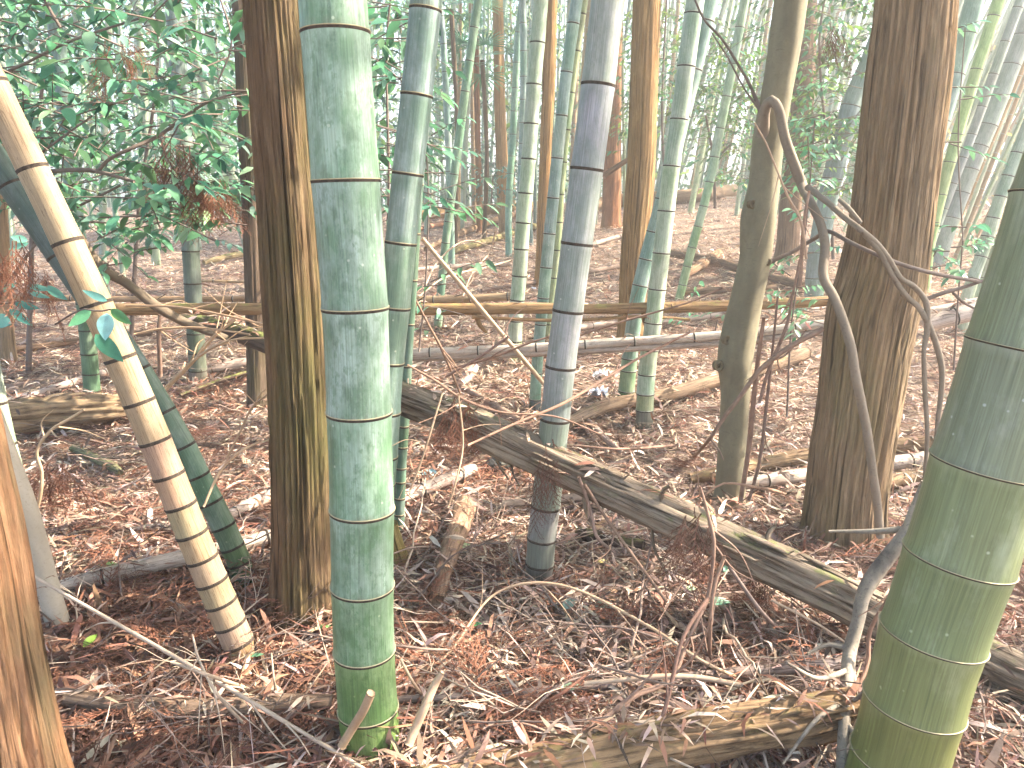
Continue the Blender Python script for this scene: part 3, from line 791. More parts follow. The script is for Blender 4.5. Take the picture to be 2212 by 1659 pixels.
def crown_mesh(seed):
    r = np.random.default_rng(seed); n = 420
    a = r.uniform(0, 6.28, n); h = r.uniform(0, 1, n); q = (1 - h) ** 0.7 * 1.5 * np.sqrt(r.random(n))
    p = np.stack([q * np.cos(a), q * np.sin(a), h * 4.0], -1)
    L = r.uniform(0.25, 0.5, n)
    return leaves_mesh('crown', CARD_V, CARD_F, p, rot_batch(a, r.normal(0.3, .3, n), r.normal(0, .5, n)), np.stack([L, L * .4, L], -1), np.array([(0.06, 0.12, 0.045)]) * r.uniform(.6, 1.3, (n, 1)), M['leafcol'])
CROWN = crown_mesh(5)

def trunk(name, label, axis, mat, y=None, seg=64, rings=150, depth=0.006, k=9, seed=1, tint=(1, 1, 1), top=7.5, flare=1.25, crown=True, group=None, disp=True, fl=0.10):
    u, v, w = axis[-1]
    foot = G(u, v) if y is None else P(u, v, y)
    if y is not None and foot[2] > H(foot[0], foot[1]):
        foot[2] = H(foot[0], foot[1]); pu, pv = _proj(foot); axis = axis + [(pu, pv, w)]
    pts, rad = [], []
    for (u, v, w) in axis:
        p = P(u, v, foot[1]); pts.append(p); rad.append(0.5 * w * mpp(p))
    pts, rad = smooth_path(pts[::-1], rad[::-1], rings)
    T = pts[-1] - pts[-8]; T /= np.linalg.norm(T)
    ext = max(0, int((top - pts[-1][2]) / 0.25))
    d0 = np.r_[0, np.cumsum(np.linalg.norm(np.diff(pts, axis=0), axis=1))]
    rad = rad * (1 + (flare - 1) * np.exp(-d0 / fl))
    pts[0] = pts[0] - (pts[1] - pts[0]) / np.linalg.norm(pts[1] - pts[0]) * 0.05
    for i in range(ext):
        T = T + np.array([0, 0, 0.02]); T /= np.linalg.norm(T)
        pts = np.vstack([pts, pts[-1] + T * 0.25]); rad = np.r_[rad, max(rad[-1] * 0.985, 0.02)]
    root = thing(name, label, 'tree', foot, group)
    g = Geo().tube(pts, rad, seg, bark_disp(k, depth, seed) if disp else None)
    link('trunk', g.mesh('trunk', M[mat], foot), root, color=tint)
    if crown: link('crown', CROWN, root, loc=tuple(pts[-1] - foot - np.array([0, 0, 1.5])))
    return root, foot, pts, rad

zr = trunk('cedar_tree', 'brown cedar trunk with ridged bark beside the big waxy bamboo',
      [(587, 0, 118), (611, 336, 120), (627, 558, 124), (644, 878, 124), (650, 1099, 126), (656, 1340, 128)], 'cedar', seg=170, rings=220, depth=0.010, k=13, seed=3)
mr = trunk('cedar_tree', 'thick furrowed cedar trunk at right behind the hooked branch',
      [(1979, 0, 163), (1962, 168, 168), (1942, 336, 165), (1921, 504, 166), (1903, 609, 176), (1886, 676, 182), (1870, 777, 174), (1856, 878, 168), (1840, 979, 165), (1826, 1099, 160), (1822, 1165, 162)], 'cedar_olive', seg=200, rings=240, depth=0.014, k=13, seed=8, flare=1.12)
trunk('cedar_tree', 'orange barked cedar trunk leaning in at the lower left corner',
      [(-230, 500, 215), (-130, 900, 212), (-72, 1150, 208), (-30, 1400, 205), (8, 1600, 205), (40, 1790, 215)], 'cedar_red', seg=150, rings=200, depth=0.016, k=9, seed=13, top=4.5)
trunk('cedar_tree', 'slim olive brown cedar trunk standing behind the fallen far trunk',
      [(1075, 0, 24), (1080, 234, 24), (1088, 437, 27), (1094, 508, 28)], 'cedar_olive', seg=48, rings=80, depth=0.006, k=8, seed=21, tint=(1.15, 1.05, .85))
trunk('cedar_tree', 'golden brown cedar trunk half hidden between olive and teal culms',
      [(1191, 0, 26), (1186, 168, 28), (1178, 336, 25), (1172, 480, 24), (1168, 620, 26)], 'cedar_olive', seg=48, rings=80, depth=0.006, k=8, seed=22, tint=(1.1, .95, .68))
trunk('cedar_tree', 'finely ridged orange brown cedar trunk left of the leaning culm pair',
      [(1397, 0, 59), (1390, 200, 58), (1384, 370, 60), (1370, 558, 58), (1366, 690, 60), (1362, 760, 64)], 'cedar_olive', seg=90, rings=140, depth=0.010, k=9, seed=23, tint=(1.0, .9, .7), flare=1.1)
trunk('cedar_tree', 'thin dark red trunk lit on its right side far behind',
      [(1028, 100, 13), (1032, 300, 13), (1036, 445, 15)], 'cedar_red', y=12.5, seg=28, rings=50, depth=0.006, k=6, seed=24, tint=(.8, .75, .7))
trunk('cedar_tree', 'broad reddish trunk far behind, right of the grey culm',
      [(1330, 60, 30), (1326, 220, 33), (1322, 410, 40)], 'cedar_red', y=12.0, seg=40, rings=60, depth=0.010, k=7, seed=25, tint=(.95, .85, .8))
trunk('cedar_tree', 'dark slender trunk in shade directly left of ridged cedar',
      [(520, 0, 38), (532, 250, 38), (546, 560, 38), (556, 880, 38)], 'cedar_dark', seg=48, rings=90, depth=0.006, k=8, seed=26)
trunk('cedar_tree', 'dark ivy wrapped trunk behind the smooth barked tree',
      [(1742, 0, 46), (1735, 200, 46), (1722, 330, 44), (1708, 440, 46)], 'cedar_dark', y=8.6, seg=40, rings=80, depth=0.008, k=7, seed=27, tint=(1.6, 1.5, 1.4))
trunk('cedar_tree', 'pale brown small trunk at the far left edge behind tan culm',
      [(-5, 400, 32), (4, 560, 32), (14, 740, 33)], 'cedar_olive', y=5.2, seg=40, rings=60, depth=0.005, k=8, seed=28, top=5)

# smooth barked tree with its hooked branch
def kn(c, s):
    return lambda th, L, R: 0.09 * noise3(np.cos(th) * 1.6 + 0 * L, np.sin(th) * 1.6 + 0 * L, L * 5 + 0 * th, s) + 0.012 * noise3(np.cos(th) * 6 + 0 * L, np.sin(th) * 6 + 0 * L, L * 30 + 0 * th, s + 1)
LA = [(1709, 0, 69), (1692, 118, 67), (1674, 218, 64), (1659, 302, 66), (1650, 403, 68), (1639, 470, 74), (1631, 558, 66), (1613, 643, 68), (1597, 717, 75), (1588, 777, 76), (1589, 844, 64), (1585, 912, 61), (1579, 1012, 61), (1575, 1088, 58)]
foot = G(1575, 1088); YL = foot[1]
root = thing('smooth_barked_tree', 'crooked smooth barked tree with knots and a hooked drooping branch', 'tree', foot)
pts = [P(u, v, YL) for u, v, w in LA][::-1]; rad = [0.5 * w * mpp(p) for (u, v, w), p in zip(LA[::-1], pts)]
pts, rad = smooth_path(pts, rad, 150)
T = pts[-1] - pts[-6]; T /= np.linalg.norm(T)
for i in range(18):
    T = T + np.array([0, 0, 0.02]); T /= np.linalg.norm(T)
    pts = np.vstack([pts, pts[-1] + T * 0.25]); rad = np.r_[rad, rad[-1] * 0.97]
rad = rad * (1 + 0.25 * np.exp(-np.arange(len(rad)) / 4.0))
link('trunk', Geo().tube(pts, rad, 48, kn(0, 31)).mesh('trunk', M['smooth'], foot), root)
link('crown', CROWN, root, loc=tuple(pts[-1] - foot - np.array([0, 0, 1.0])))
def px_tube(root, name, base, path, mat, seg=10, n=40, disp=None, color=None, caps=True, sub=None):
    """path of (u, v, width, y)"""
    p = [P(u, v, y) for u, v, w, y in path]; r = [0.5 * w * mpp(q) for (u, v, w, y), q in zip(path, p)]
    p, r = smooth_path(p, r, n)
    return link(name, Geo().tube(p, r, seg, disp or kn(0, int(abs(path[0][0])) % 97)).mesh(name, M[mat], base), root, color=color)
yb = YL - 0.10
hb = px_tube(root, 'branch', foot, [(1648, 290, 30, YL - 0.03), (1651, 245, 24, yb + .02), (1658, 224, 22, yb), (1668, 217, 21, yb - .02), (1682, 236, 20, yb - .03), (1697, 302, 21, yb - .04), (1719, 363, 23, yb - .05), (1734, 403, 22, yb - .06), (1754, 444, 20, 2.72), (1772, 482, 19, 2.66), (1782, 530, 19, 2.60), (1779, 600, 20, 2.54), (1800, 640, 20, 2.50), (1821, 693, 20, 2.46), (1838, 750, 20, 2.43), (1848, 811, 20, 2.42), (1862, 878, 19, 2.42), (1874, 940, 19, 2.42), (1884, 1012, 18, 2.42), (1894, 1080, 18, 2.43), (1902, 1160, 17, 2.45)], 'branch', 14, 110)
for pth in ([(1745, 405, 15, 2.75), (1791, 440, 13, 2.61), (1825, 470, 13, 2.50), (1865, 501, 13, 2.44), (1892, 524, 12, 2.44), (1919, 558, 12, 2.44), (1946, 602, 12, 2.44), (1973, 618, 12, 2.44), (2000, 653, 13, 2.44), (2003, 710, 13, 2.44), (1996, 755, 10, 2.44), (1998, 844, 10, 2.44), (2003, 939, 9, 2.44), (1996, 1060, 8, 2.44)],
            [(1862, 500, 11, 2.44), (1900, 545, 12, 2.44), (1930, 600, 12, 2.44), (1958, 640, 12, 2.44), (1986, 666, 12, 2.44), (2013, 717, 13, 2.44), (2033, 784, 13, 2.44), (2035, 828, 12, 2.44), (2026, 912, 10, 2.44), (2021, 965, 8, 2.44)],
            [(1814, 432, 9, 2.54), (1835, 452, 11, 2.47), (1860, 482, 9, 2.44)]):
    px_tube(root, 'branch', foot, pth, 'branch', 10, 80)
for pth in ([(1640, 590, 14, YL), (1663, 567, 10, YL - .02), (1710, 545, 9, YL - .02), (1761, 514, 9, YL - .02), (1790, 500, 9, 2.7), (1850, 530, 9, 2.5), (1932, 566, 9, 2.45), (2023, 592, 9, 2.45), (2122, 609, 8, 2.5)],
            [(1996, 648, 10, 2.5), (2040, 632, 9, 2.5), (2073, 623, 8, 2.5), (2130, 604, 7, 2.5)], [(2058, 632, 6, 2.5), (2080, 652, 6, 2.5), (2106, 667, 5, 2.5)],
            [(1645, 245, 13, YL), (1632, 212, 9, YL), (1618, 180, 7, YL), (1595, 140, 6, YL), (1560, 85, 6, YL), (1520, 40, 5, YL), (1490, -30, 5, YL)], [(1637, 232, 6, YL), (1608, 192, 4, YL), (1572, 124, 4, YL), (1537, 70, 3, YL)]):
    px_tube(root, 'branch', foot, pth, 'stick_dark', 8, 50)
# knots and scars
for u, v, s in ((1625, 441, 13), (1571, 735, 14), (1553, 790, 16), (1660, 566, 11)):
    c = P(u, v, YL - 0.045); r = s * mpp(c) * 0.55
    g = Geo(); th = np.linspace(0, 6.283, 25)
    dirn = np.array([0.15, -1, 0.1]); dirn /= np.linalg.norm(dirn)
    a = np.array([1, 0.15, 0]); b = np.cross(dirn, a)
    ringp = c + r * (np.cos(th)[:, None] * a * 0.8 + np.sin(th)[:, None] * b)
    g.tube(ringp, r * 0.45, 8, caps=False)
    g.tube(np.array([c + dirn * r * .25, c, c - dirn * r * 1.2]), np.array([r * .35, r * .9, r * 1.3]), 14, kn(0, 5))
    link('knot', g.mesh('knot', M['smooth'], foot), root, color=(.8, .72, .68))

# bare thin sapling stems
def sapling(label, axis, mat, seg=20, tint=(1, 1, 1), top=3.5):
    foot = G(*axis[-1][:2]); p = [P(u, v, foot[1]) for u, v, w in axis][::-1]
    r = [0.5 * w * mpp(q) for (u, v, w), q in zip(axis[::-1], p)]
    p, r = smooth_path(p, r, 60); p[0][2] -= 0.05; r = r * (1 + .2 * np.exp(-np.arange(60) / 3))
    T = p[-1] - p[-5]; T /= np.linalg.norm(T)
    while p[-1][2] < top: p = np.vstack([p, p[-1] + T * .2]); r = np.r_[r, r[-1] * .98]
    root = thing('sapling', label, 'sapling', foot)
    link('trunk', Geo().tube(p, r, seg, kn(0, 44)).mesh('trunk', M[mat], foot), root, color=tint)
    link('crown', CROWN, root, loc=tuple(p[-1] - foot))
sapling('smooth pale grey sapling stem leaning left beside the orange cedar', [(-45, 850, 56), (5, 980, 56), (52, 1101, 55), (84, 1202, 50), (113, 1303, 46), (130, 1368, 44)], 'greybark')

# ------------------------------------------------------------------ fallen logs
def log_disp(amp, seed, kk=5, crackd=0.0):
    def f(th, L, R):
        c = np.cos(th) + 0 * L; s = np.sin(th) + 0 * L; L = L + 0 * th
        a = noise3(c * kk, s * kk, L * 3.0, seed); b = noise3(c * 1.7, s * 1.7, L * 4.0, seed + 1); e = noise3(c * kk * 2.3, s * kk * 2.3, L * 9, seed + 2)
        return amp * (0.8 * b + 0.5 * a + 0.35 * e) - crackd * np.exp(-(a / 0.15) ** 2)
    return f
LOGS = []
def log(label, path, mat, seg=28, n=70, amp=0.12, seed=1, tint=(1, 1, 1), crackd=0.08, name='fallen_log', cat='log', group=None, stubs=(), sq=None):
    """path of (u, v, width, y or None); None rests on the ground"""
    p, r = [], []
    for u, v, w, y in path:
        if y is None:
            q = G(u, v + 0.42 * w); rr = 0.56 * w * mpp(q); q = q + np.array([0, rr * 0.3, rr * 0.9 + 0.035])
        else:
            q = P(u, v, y); rr = 0.5 * w * mpp(q)
        p.append(q); r.append(rr)
    p, r = smooth_path(p, r, n)
    base = p[n // 2] - np.array([0, 0, r[n // 2]])
    root = thing(name, label, cat, base, group)
    link('log_body', Geo().tube(p, r, seg, log_disp(amp, seed, 5, crackd), sq=sq).mesh('log_body', M[mat], base), root, color=tint)
    if name == 'fallen_bamboo_pole':
        d = np.r_[0, np.cumsum(np.linalg.norm(np.diff(p, axis=0), axis=1))]
        for s in np.arange(0.13, d[-1], 0.27):
            i = min(int(np.searchsorted(d, s)), n - 2); T = p[i + 1] - p[i - 1]; T /= np.linalg.norm(T)
            link('node_ring', ring_geo(p[i], T, r[i] * 1.03, 20, 1.0).mesh('node_ring', [M['node'], M['nodepale']], base), root)
    for f, ang, ln, th in stubs:
        i = int(f * (n - 1)); T = p[min(i + 1, n - 1)] - p[i - 1]; T /= np.linalg.norm(T)
        d = np.cos(ang) * np.array([0, 0, 1.0]) + np.sin(ang) * np.cross(T, (0, 0, 1.0)) + T * 0.2; d /= np.linalg.norm(d)
        q = np.array([p[i], p[i] + d * (r[i] + ln * .5), p[i] + d * (r[i] + ln) + T * ln * .3])
        qq, rr = smooth_path(q, [th, th * .8, th * .5], 10)
        link('branch_stub', Geo().tube(qq, rr, 8, log_disp(.15, 3)).mesh('branch_stub', M[mat], base), root, color=tint)
    LOGS.append(((root, p, r), int(np.clip(w, 10, 90) * (3.2 if 'crumbling' in label else 2.6 if path[0][3] is None else 1.6))))
    return root, p, r, base
lr = log('long mossy rotting log slanting down from centre to lower right', [(845, 850, 66, 2.50), (1000, 912, 72, 2.41), (1200, 1006, 78, 2.31), (1400, 1094, 84, 2.20), (1600, 1184, 90, 2.10), (1800, 1278, 94, 2.0), (1900, 1330, 96, 1.95), (2120, 1420, 96, 1.835), (2212, 1464, 96, 1.76), (2360, 1530, 98, 1.64)], 'log', 64, 260, 0.24, 5, (1, 1, 1), 0.26,
         stubs=((.33, 3.0, .10, .008), (.18, 3.3, .09, .006), (.21, 2.9, .07, .005), (.45, .3, .05, .009), (.6, -.4, .04, .01), (.44, 2.8, .12, .006)))
# bark slab hanging under it
base = lr[3]
p = [P(u, v, y) for u, v, y in ((1530, 1178, 2.15), (1620, 1226, 2.1), (1740, 1290, 2.06), (1850, 1352, 2.03))]
pp, r = smooth_path(p, [0.014, 0.02, 0.02, 0.014], 40)
link('bark_slab', Geo().tube(pp, r, 14, log_disp(.3, 9), sq=0.45).mesh('bark_slab', M['log'], base), lr[0], color=(.75, .6, .5))
rg = np.random.default_rng(17)
for k in range(22):     # loose splintered strips of bark and wood
    i0 = int(rg.integers(20, 200)); i1 = min(i0 + int(rg.integers(8, 26)), 258); a = rg.uniform(-1.3, 1.5)
    q = []
    for i in range(i0, i1, 2):
        T = lr[1][min(i + 1, 259)] - lr[1][i - 1]; T /= np.linalg.norm(T); sd_ = np.cross(T, (0, 0, 1.0)); sd_ /= np.linalg.norm(sd_); up = np.cross(sd_, T)
        q.append(lr[1][i] + lr[2][i] * (1.0 + .05 * rg.random()) * (math.cos(a) * up + math.sin(a) * sd_))
    q[-1] = q[-1] + np.array([0, 0, rg.uniform(0, .02)])
    q = np.array(q); w = rg.uniform(.006, .015)
    link('bark_strip', Geo().tube(q, w * np.interp(np.linspace(0, 1, len(q)), [0, .2, .8, 1], [.4, 1, .9, .2]), 8, log_disp(.4, k), sq=.5).mesh('bark_strip', M['log'], base), lr[0], color=(rg.uniform(.7, 1.25),) * 3)
SP = [(868, 764, 22), (1050, 757, 21), (1190, 749, 20), (1330, 740, 20), (1560, 724, 20), (1770, 701, 21), (2000, 675, 22), (2140, 648, 23)]
sp = log('grey split bamboo pole lying level across the middle', [(u, v, w, 4.0 - .02 * i) for i, (u, v, w) in enumerate(SP)], 'silver', 26, 60, 0.05, 15, (1.0, .98, .95), 0.1, name='fallen_bamboo_pole', cat='bamboo pole')
px_tube(sp[0], 'split_half', sp[3], [(u, v + w * (.45 + .10 * min(i, 4)), w * .72, 4.0 - .02 * i) for i, (u, v, w) in enumerate(SP)], 'silver', 18, 60, log_disp(.06, 4, 5, .12), (.8, .74, .7))
log('orange brown fallen log lying level behind the grey split pole', [(235, 668, 26, 4.05), (420, 668, 26, 4.08), (700, 668, 25, 4.1), (960, 668, 25, 4.12), (1100, 666, 25, 4.13), (1300, 667, 24, 4.14), (1560, 661, 24, 4.2), (1800, 650, 22, 4.25)], 'log_orange', 26, 110, 0.10, 16, stubs=((.50, 3.1, .1, .018), (.73, 3.0, .12, .012)))
log('thin golden stick lying just under the orange brown log', [(1020, 685, 8, 4.1), (1150, 691, 8, 4.1), (1240, 692, 8, 4.1), (1380, 684, 7, 4.12), (1490, 690, 6, 4.14)], 'log_orange', 10, 50, 0.1, 17, name='fallen_branch', cat='branch')
log('pale fallen pole behind the orange log, resting left of centre', [(895, 648, 17, 5.6), (1000, 646, 18, 5.55), (1105, 640, 18, 5.5)], 'tan', 16, 30, 0.05, 18, (1.1, 1.05, 1), name='fallen_bamboo_pole', cat='bamboo pole')
log('straight pale fallen pole across the left behind the grey branch', [(15, 642, 14, 5.2), (250, 646, 13, 5.2), (400, 646, 13, 5.2), (560, 645, 13, 5.2)], 'tan', 16, 40, 0.04, 19, (1.0, .9, .85), name='fallen_bamboo_pole', cat='bamboo pole')
log('thin white rod lying across the pale straw ground at left', [(420, 607, 6, 6.2), (490, 608, 6, 6.2), (545, 610, 6, 6.2)], 'tan', 8, 16, 0.03, 20, (1.1, 1.1, 1.1), name='fallen_bamboo_pole', cat='bamboo pole')
log('dark log with green moss top ending at the ridged cedar', [(395, 690, 26, 3.9), (450, 702, 34, 3.8), (520, 722, 42, 3.7), (600, 752, 46, 3.6)], 'log_dark', 28, 50, 0.18, 21, crackd=.2)
log('smooth dark grey fallen branch slanting under the left leaves', [(120, 440, 16, 3.3), (172, 512, 19, 3.35), (200, 556, 22, 3.4), (225, 585, 22, 3.4), (269, 609, 21, 3.45), (336, 660, 22, 3.5), (387, 690, 20, 3.55), (450, 716, 18, 3.6), (490, 730, 14, 3.65)], 'branch', 16, 70, 0.06, 22, (.75, .72, .68), name='fallen_branch', cat='branch')
log('thin dark branch running above the smooth dark grey branch', [(195, 545, 8, 3.5), (240, 580, 9, 3.5), (300, 625, 9, 3.5), (345, 660, 6, 3.55)], 'stick_dark', 8, 30, 0.06, 23, name='fallen_branch', cat='branch')
log('pinkish grey pole on the ground left of the dark culm', [(10, 884, 15, None), (100, 858, 14, None), (181, 832, 14, None), (245, 812, 13, None)], 'silver', 16, 40, 0.06, 24, (1.05, .95, .95), name='fallen_bamboo_pole', cat='bamboo pole')
log('fat yellowish rotten log on the ground at left', [(20, 922, 66, None), (90, 915, 70, None), (170, 908, 66, None), (240, 900, 56, None), (300, 890, 36, None)], 'log_rot', 48, 120, 0.28, 25, crackd=.25)
log('short mossy green stick lying right of the hanging orange fronds', [(160, 985, 16, None), (205, 1005, 18, None), (250, 1030, 18, None), (262, 1038, 12, None)], 'log', 14, 30, 0.15, 26, (.9, 1.1, .8))
log('weathered grey bamboo pole under the leaning tan culm', [(130, 1294, 28, None), (220, 1270, 32, None), (300, 1251, 32, None), (410, 1226, 32, None), (500, 1204, 30, None), (600, 1178, 30, None)], 'silver', 22, 60, 0.05, 27, (1.0, .95, .9), name='fallen_bamboo_pole', cat='bamboo pole')
log('pale pole passing behind the green leaning culm to cedar', [(450, 1160, 22, None), (505, 1130, 24, None), (585, 1088, 26, None), (640, 1060, 26, None)], 'silver', 18, 40, 0.05, 28, (1.15, 1.05, 1.0), name='fallen_bamboo_pole', cat='bamboo pole')
log('pale grey pole running from waxy culm up toward the black stone', [(860, 1098, 24, None), (940, 1065, 25, None), (1022, 1032, 24, None)], 'silver', 18, 40, 0.05, 29, (1.15, 1.05, 1.0), name='fallen_bamboo_pole', cat='bamboo pole')
log('rotten pale log lying end on between waxy and grey culms', [(1003, 1115, 44, None), (990, 1165, 42, None), (972, 1215, 40, None), (958, 1262, 36, None), (945, 1322, 26, None)], 'log_dry', 28, 50, 0.14, 30, (1.05, .92, .86))
log('dark and tan fallen log on ground behind the leaning pair', [(1228, 930, 22, None), (1310, 893, 26, None), (1440, 868, 27, None), (1560, 832, 27, None), (1640, 810, 26, None), (1740, 775, 24, None)], 'log_dry', 24, 70, 0.12, 31, (.9, .85, .8))
log('thin pale pole lying behind the mossy log near centre', [(1000, 850, 12, None), (1060, 885, 14, None), (1122, 924, 14, None)], 'stick', 12, 30, 0.05, 32, (1.2, 1.1, 1.0))
log('grey crooked stick lying right of the grey culm', [(1225, 890, 9, None), (1270, 925, 12, None), (1310, 965, 12, None), (1345, 995, 9, None)], 'stick', 12, 40, 0.15, 33)
log('short sawn pink grey log piece behind the mossy log', [(995, 842, 14, None), (1012, 826, 20, None), (1024, 808, 19, None)], 'silver', 18, 24, 0.05, 34, (1.1, .95, .92))
log('brown mossy log passing behind the smooth barked tree', [(1490, 1052, 22, None), (1560, 1040, 28, None), (1650, 1020, 30, None), (1760, 1000, 30, None), (1900, 985, 28, None), (2010, 975, 28, None)], 'log_rot', 28, 70, 0.12, 35, (.85, .82, .8))
log('grey smooth pole in front of the brown mossy log', [(1590, 1066, 22, None), (1680, 1052, 26, None), (1760, 1040, 26, None), (1900, 1022, 28, None), (2010, 1008, 28, None)], 'silver', 22, 60, 0.05, 36, (.85, .82, .8), name='fallen_bamboo_pole', cat='bamboo pole')
log('tan log end lying right of the thick furrowed cedar', [(1870, 1072, 26, None), (1940, 1056, 28, None), (2010, 1040, 26, None)], 'log_rot', 24, 40, 0.1, 37)
log('long mossy trunk fallen across the far grove, left of centre', [(890, 470, 20, None), (990, 464, 19, None), (1090, 456, 18, None), (1180, 447, 17, None)], 'log_orange', 24, 60, 0.08, 38, (.95, .95, .85))
log('thick dark fallen trunk on the crest behind the ridged cedar', [(1270, 452, 26, None), (1340, 440, 26, None), (1470, 432, 27, None), (1540, 424, 27, None), (1625, 412, 24, None)], 'log', 28, 60, 0.10, 39, (1.15, 1.0, .85))
log('mossy slanting far log under the far fallen trunk', [(970, 552, 12, None), (1060, 525, 13, None), (1120, 505, 13, None), (1180, 488, 12, None)], 'log', 18, 50, 0.10, 40, (1.0, 1.05, .7))
log('dull brown far log crossing in front of olive cedar foot', [(920, 545, 10, None), (1020, 500, 13, None), (1090, 475, 13, None), (1170, 450, 12, None)], 'log_dry', 18, 50, 0.12, 41, (.9, .8, .7))
log('reddish far log stub lying left of the green slim culm', [(905, 500, 9, None), (960, 488, 10, None), (985, 484, 9, None)], 'log_dry', 14, 24, 0.1, 42, (1.1, .8, .7))
log('dark bent log lying across the slope behind smooth tree', [(1450, 555, 14, None), (1535, 572, 17, None), (1620, 596, 17, None), (1740, 628, 16, None)], 'log_dry', 18, 50, 0.12, 43, (.7, .62, .56))
log('broken tan log end pointing up on the slope', [(1482, 600, 16, None), (1515, 580, 20, None), (1552, 556, 19, None)], 'log_dry', 20, 30, 0.14, 44, (1.0, .85, .75))
log('low brown log on the slope just above the orange log', [(1478, 640, 12, None), (1530, 638, 14, None), (1590, 636, 13, None), (1680, 630, 11, None)], 'log_dry', 16, 40, 0.12, 45, (.85, .75, .68))
log('dark crooked branch lying on the slope right of the grey culm', [(1040, 636, 8, None), (1166, 616, 9, None), (1260, 598, 10, None), (1345, 582, 10, None)], 'stick_dark', 12, 50, 0.2, 46, (1.2, 1.1, 1.0), name='fallen_branch', cat='branch')
log('straight grey pole on the slope left of the teal culm', [(900, 590, 9, None), (1000, 582, 10, None), (1100, 578, 9, None)], 'silver', 14, 30, 0.06, 60, (.9, .82, .78), name='fallen_bamboo_pole', cat='bamboo pole')
log('grey pole lying on the slope below the crest trunk', [(1250, 545, 8, None), (1330, 520, 9, None), (1420, 505, 9, None)], 'silver', 14, 30, 0.06, 61, (.85, .78, .74), name='fallen_bamboo_pole', cat='bamboo pole')
log('dull pole on the ground between orange log and split pole', [(1190, 730, 11, None), (1300, 712, 12, None), (1420, 706, 11, None), (1560, 690, 11, None)], 'silver', 14, 40, 0.06, 62, (.8, .72, .68), name='fallen_bamboo_pole', cat='bamboo pole')
log('brown pole low behind the leaning tan culm at left', [(20, 770, 12, None), (120, 755, 13, None), (260, 735, 13, None), (330, 730, 11, None)], 'log_dry', 16, 40, 0.1, 63, (.7, .62, .58))
log('half buried brown pole right of the grey culm foot', [(1085, 1108, 16, None), (1200, 1098, 17, None), (1330, 1085, 18, None), (1420, 1076, 16, None)], 'silver', 16, 40, 0.06, 64, (.8, .7, .62), name='fallen_bamboo_pole', cat='bamboo pole')
log('mossy far log on the left slope behind dark slender trunk', [(440, 575, 10, None), (500, 560, 12, None), (570, 548, 11, None)], 'log', 16, 30, 0.1, 65, (1.2, 1.2, .9))
log('broken brown limb propped behind the grey culm at crest', [(1302, 382, 13, 9.5), (1330, 362, 12, 9.5), (1360, 342, 10, 9.5), (1390, 322, 8, 9.5)], 'log_dry', 12, 30, 0.1, 47, (.7, .6, .5), name='fallen_branch', cat='branch')
log('yellow crumbling rotten log half buried along the bottom edge', [(880, 1690, 60, 1.40), (1050, 1668, 74, 1.42), (1270, 1628, 88, 1.45), (1480, 1588, 96, 1.49), (1700, 1554, 96, 1.52), (1850, 1526, 82, 1.55)], 'log_rot', 56, 200, 0.34, 48, (1.0, .93, .86), .3)
log('grey half buried log along the lower left litter', [(150, 1540, 36, None), (300, 1560, 40, None), (450, 1565, 40, None), (600, 1552, 36, None), (720, 1548, 28, None)], 'log_dry', 26, 70, 0.16, 49, (.8, .75, .74), .15)
log('dark purple grey bamboo pole along the bottom, right half', [(860, 1540, 15, None), (1082, 1528, 16, None), (1260, 1512, 18, None), (1479, 1492, 20, None), (1613, 1481, 24, None), (1760, 1468, 24, None), (1895, 1452, 22, None)], 'silver', 18, 90, 0.05, 50, (.52, .46, .46), name='fallen_bamboo_pole', cat='bamboo pole')
log('dark charred short log under the mossy log near centre right', [(1250, 1172, 24, None), (1310, 1188, 28, None), (1390, 1200, 20, None)], 'log_dark', 20, 30, 0.12, 51, (1.0, .9, .95))
log('split dark planks of wood lying left of the ridged cedar', [(390, 868, 12, None), (450, 845, 16, None), (520, 822, 18, None), (580, 806, 18, None)], 'log_dark', 16, 40, 0.1, 52, (1.3, 1.2, 1.2), sq=.5)
log('short pale log lying between blotched culm and ridged cedar', [(448, 812, 16, None), (500, 802, 22, None), (560, 796, 22, None)], 'silver', 18, 30, 0.05, 53, (1.1, 1, .97))
log('grey fallen pole to the far right beneath the leafy sprigs', [(2000, 700, 34, 3.6), (2060, 684, 38, 3.6), (2140, 664, 40, 3.6)], 'silver', 20, 30, 0.06, 54, (1.15, 1.1, 1.1), name='fallen_bamboo_pole', cat='bamboo pole')
log('straight brown stick lying right of the huge olive culm', [(2070, 1520, 12, None), (2140, 1552, 13, None), (2230, 1605, 12, None)], 'stick', 12, 30, 0.06, 55, name='fallen_branch', cat='branch')
log('darker stick below the straight brown one in the right corner', [(2040, 1582, 11, None), (2120, 1612, 12, None), (2212, 1655, 11, None)], 'stick', 12, 30, 0.06, 56, (.75, .72, .7), name='fallen_branch', cat='branch')
rg = np.random.default_rng(123); lp, ly, lo = [], [], []
for lg, cnt in LOGS:
    p, r = lg[1], lg[2]
    for k in range(cnt):
        i = rg.integers(2, len(p) - 2); T = p[i + 1] - p[i - 1]; T /= np.linalg.norm(T)
        a = rg.normal(0, .55); sd_ = np.cross(T, (0, 0, 1.0)); sd_ /= np.linalg.norm(sd_); up = np.cross(sd_, T)
        lp.append(p[i] + r[i] * 1.08 * (math.cos(a) * up + math.sin(a) * sd_)); ly.append(rg.uniform(0, 6.28)); lo.append(a)
n = len(lp); L = rg.uniform(.03, .10, n)
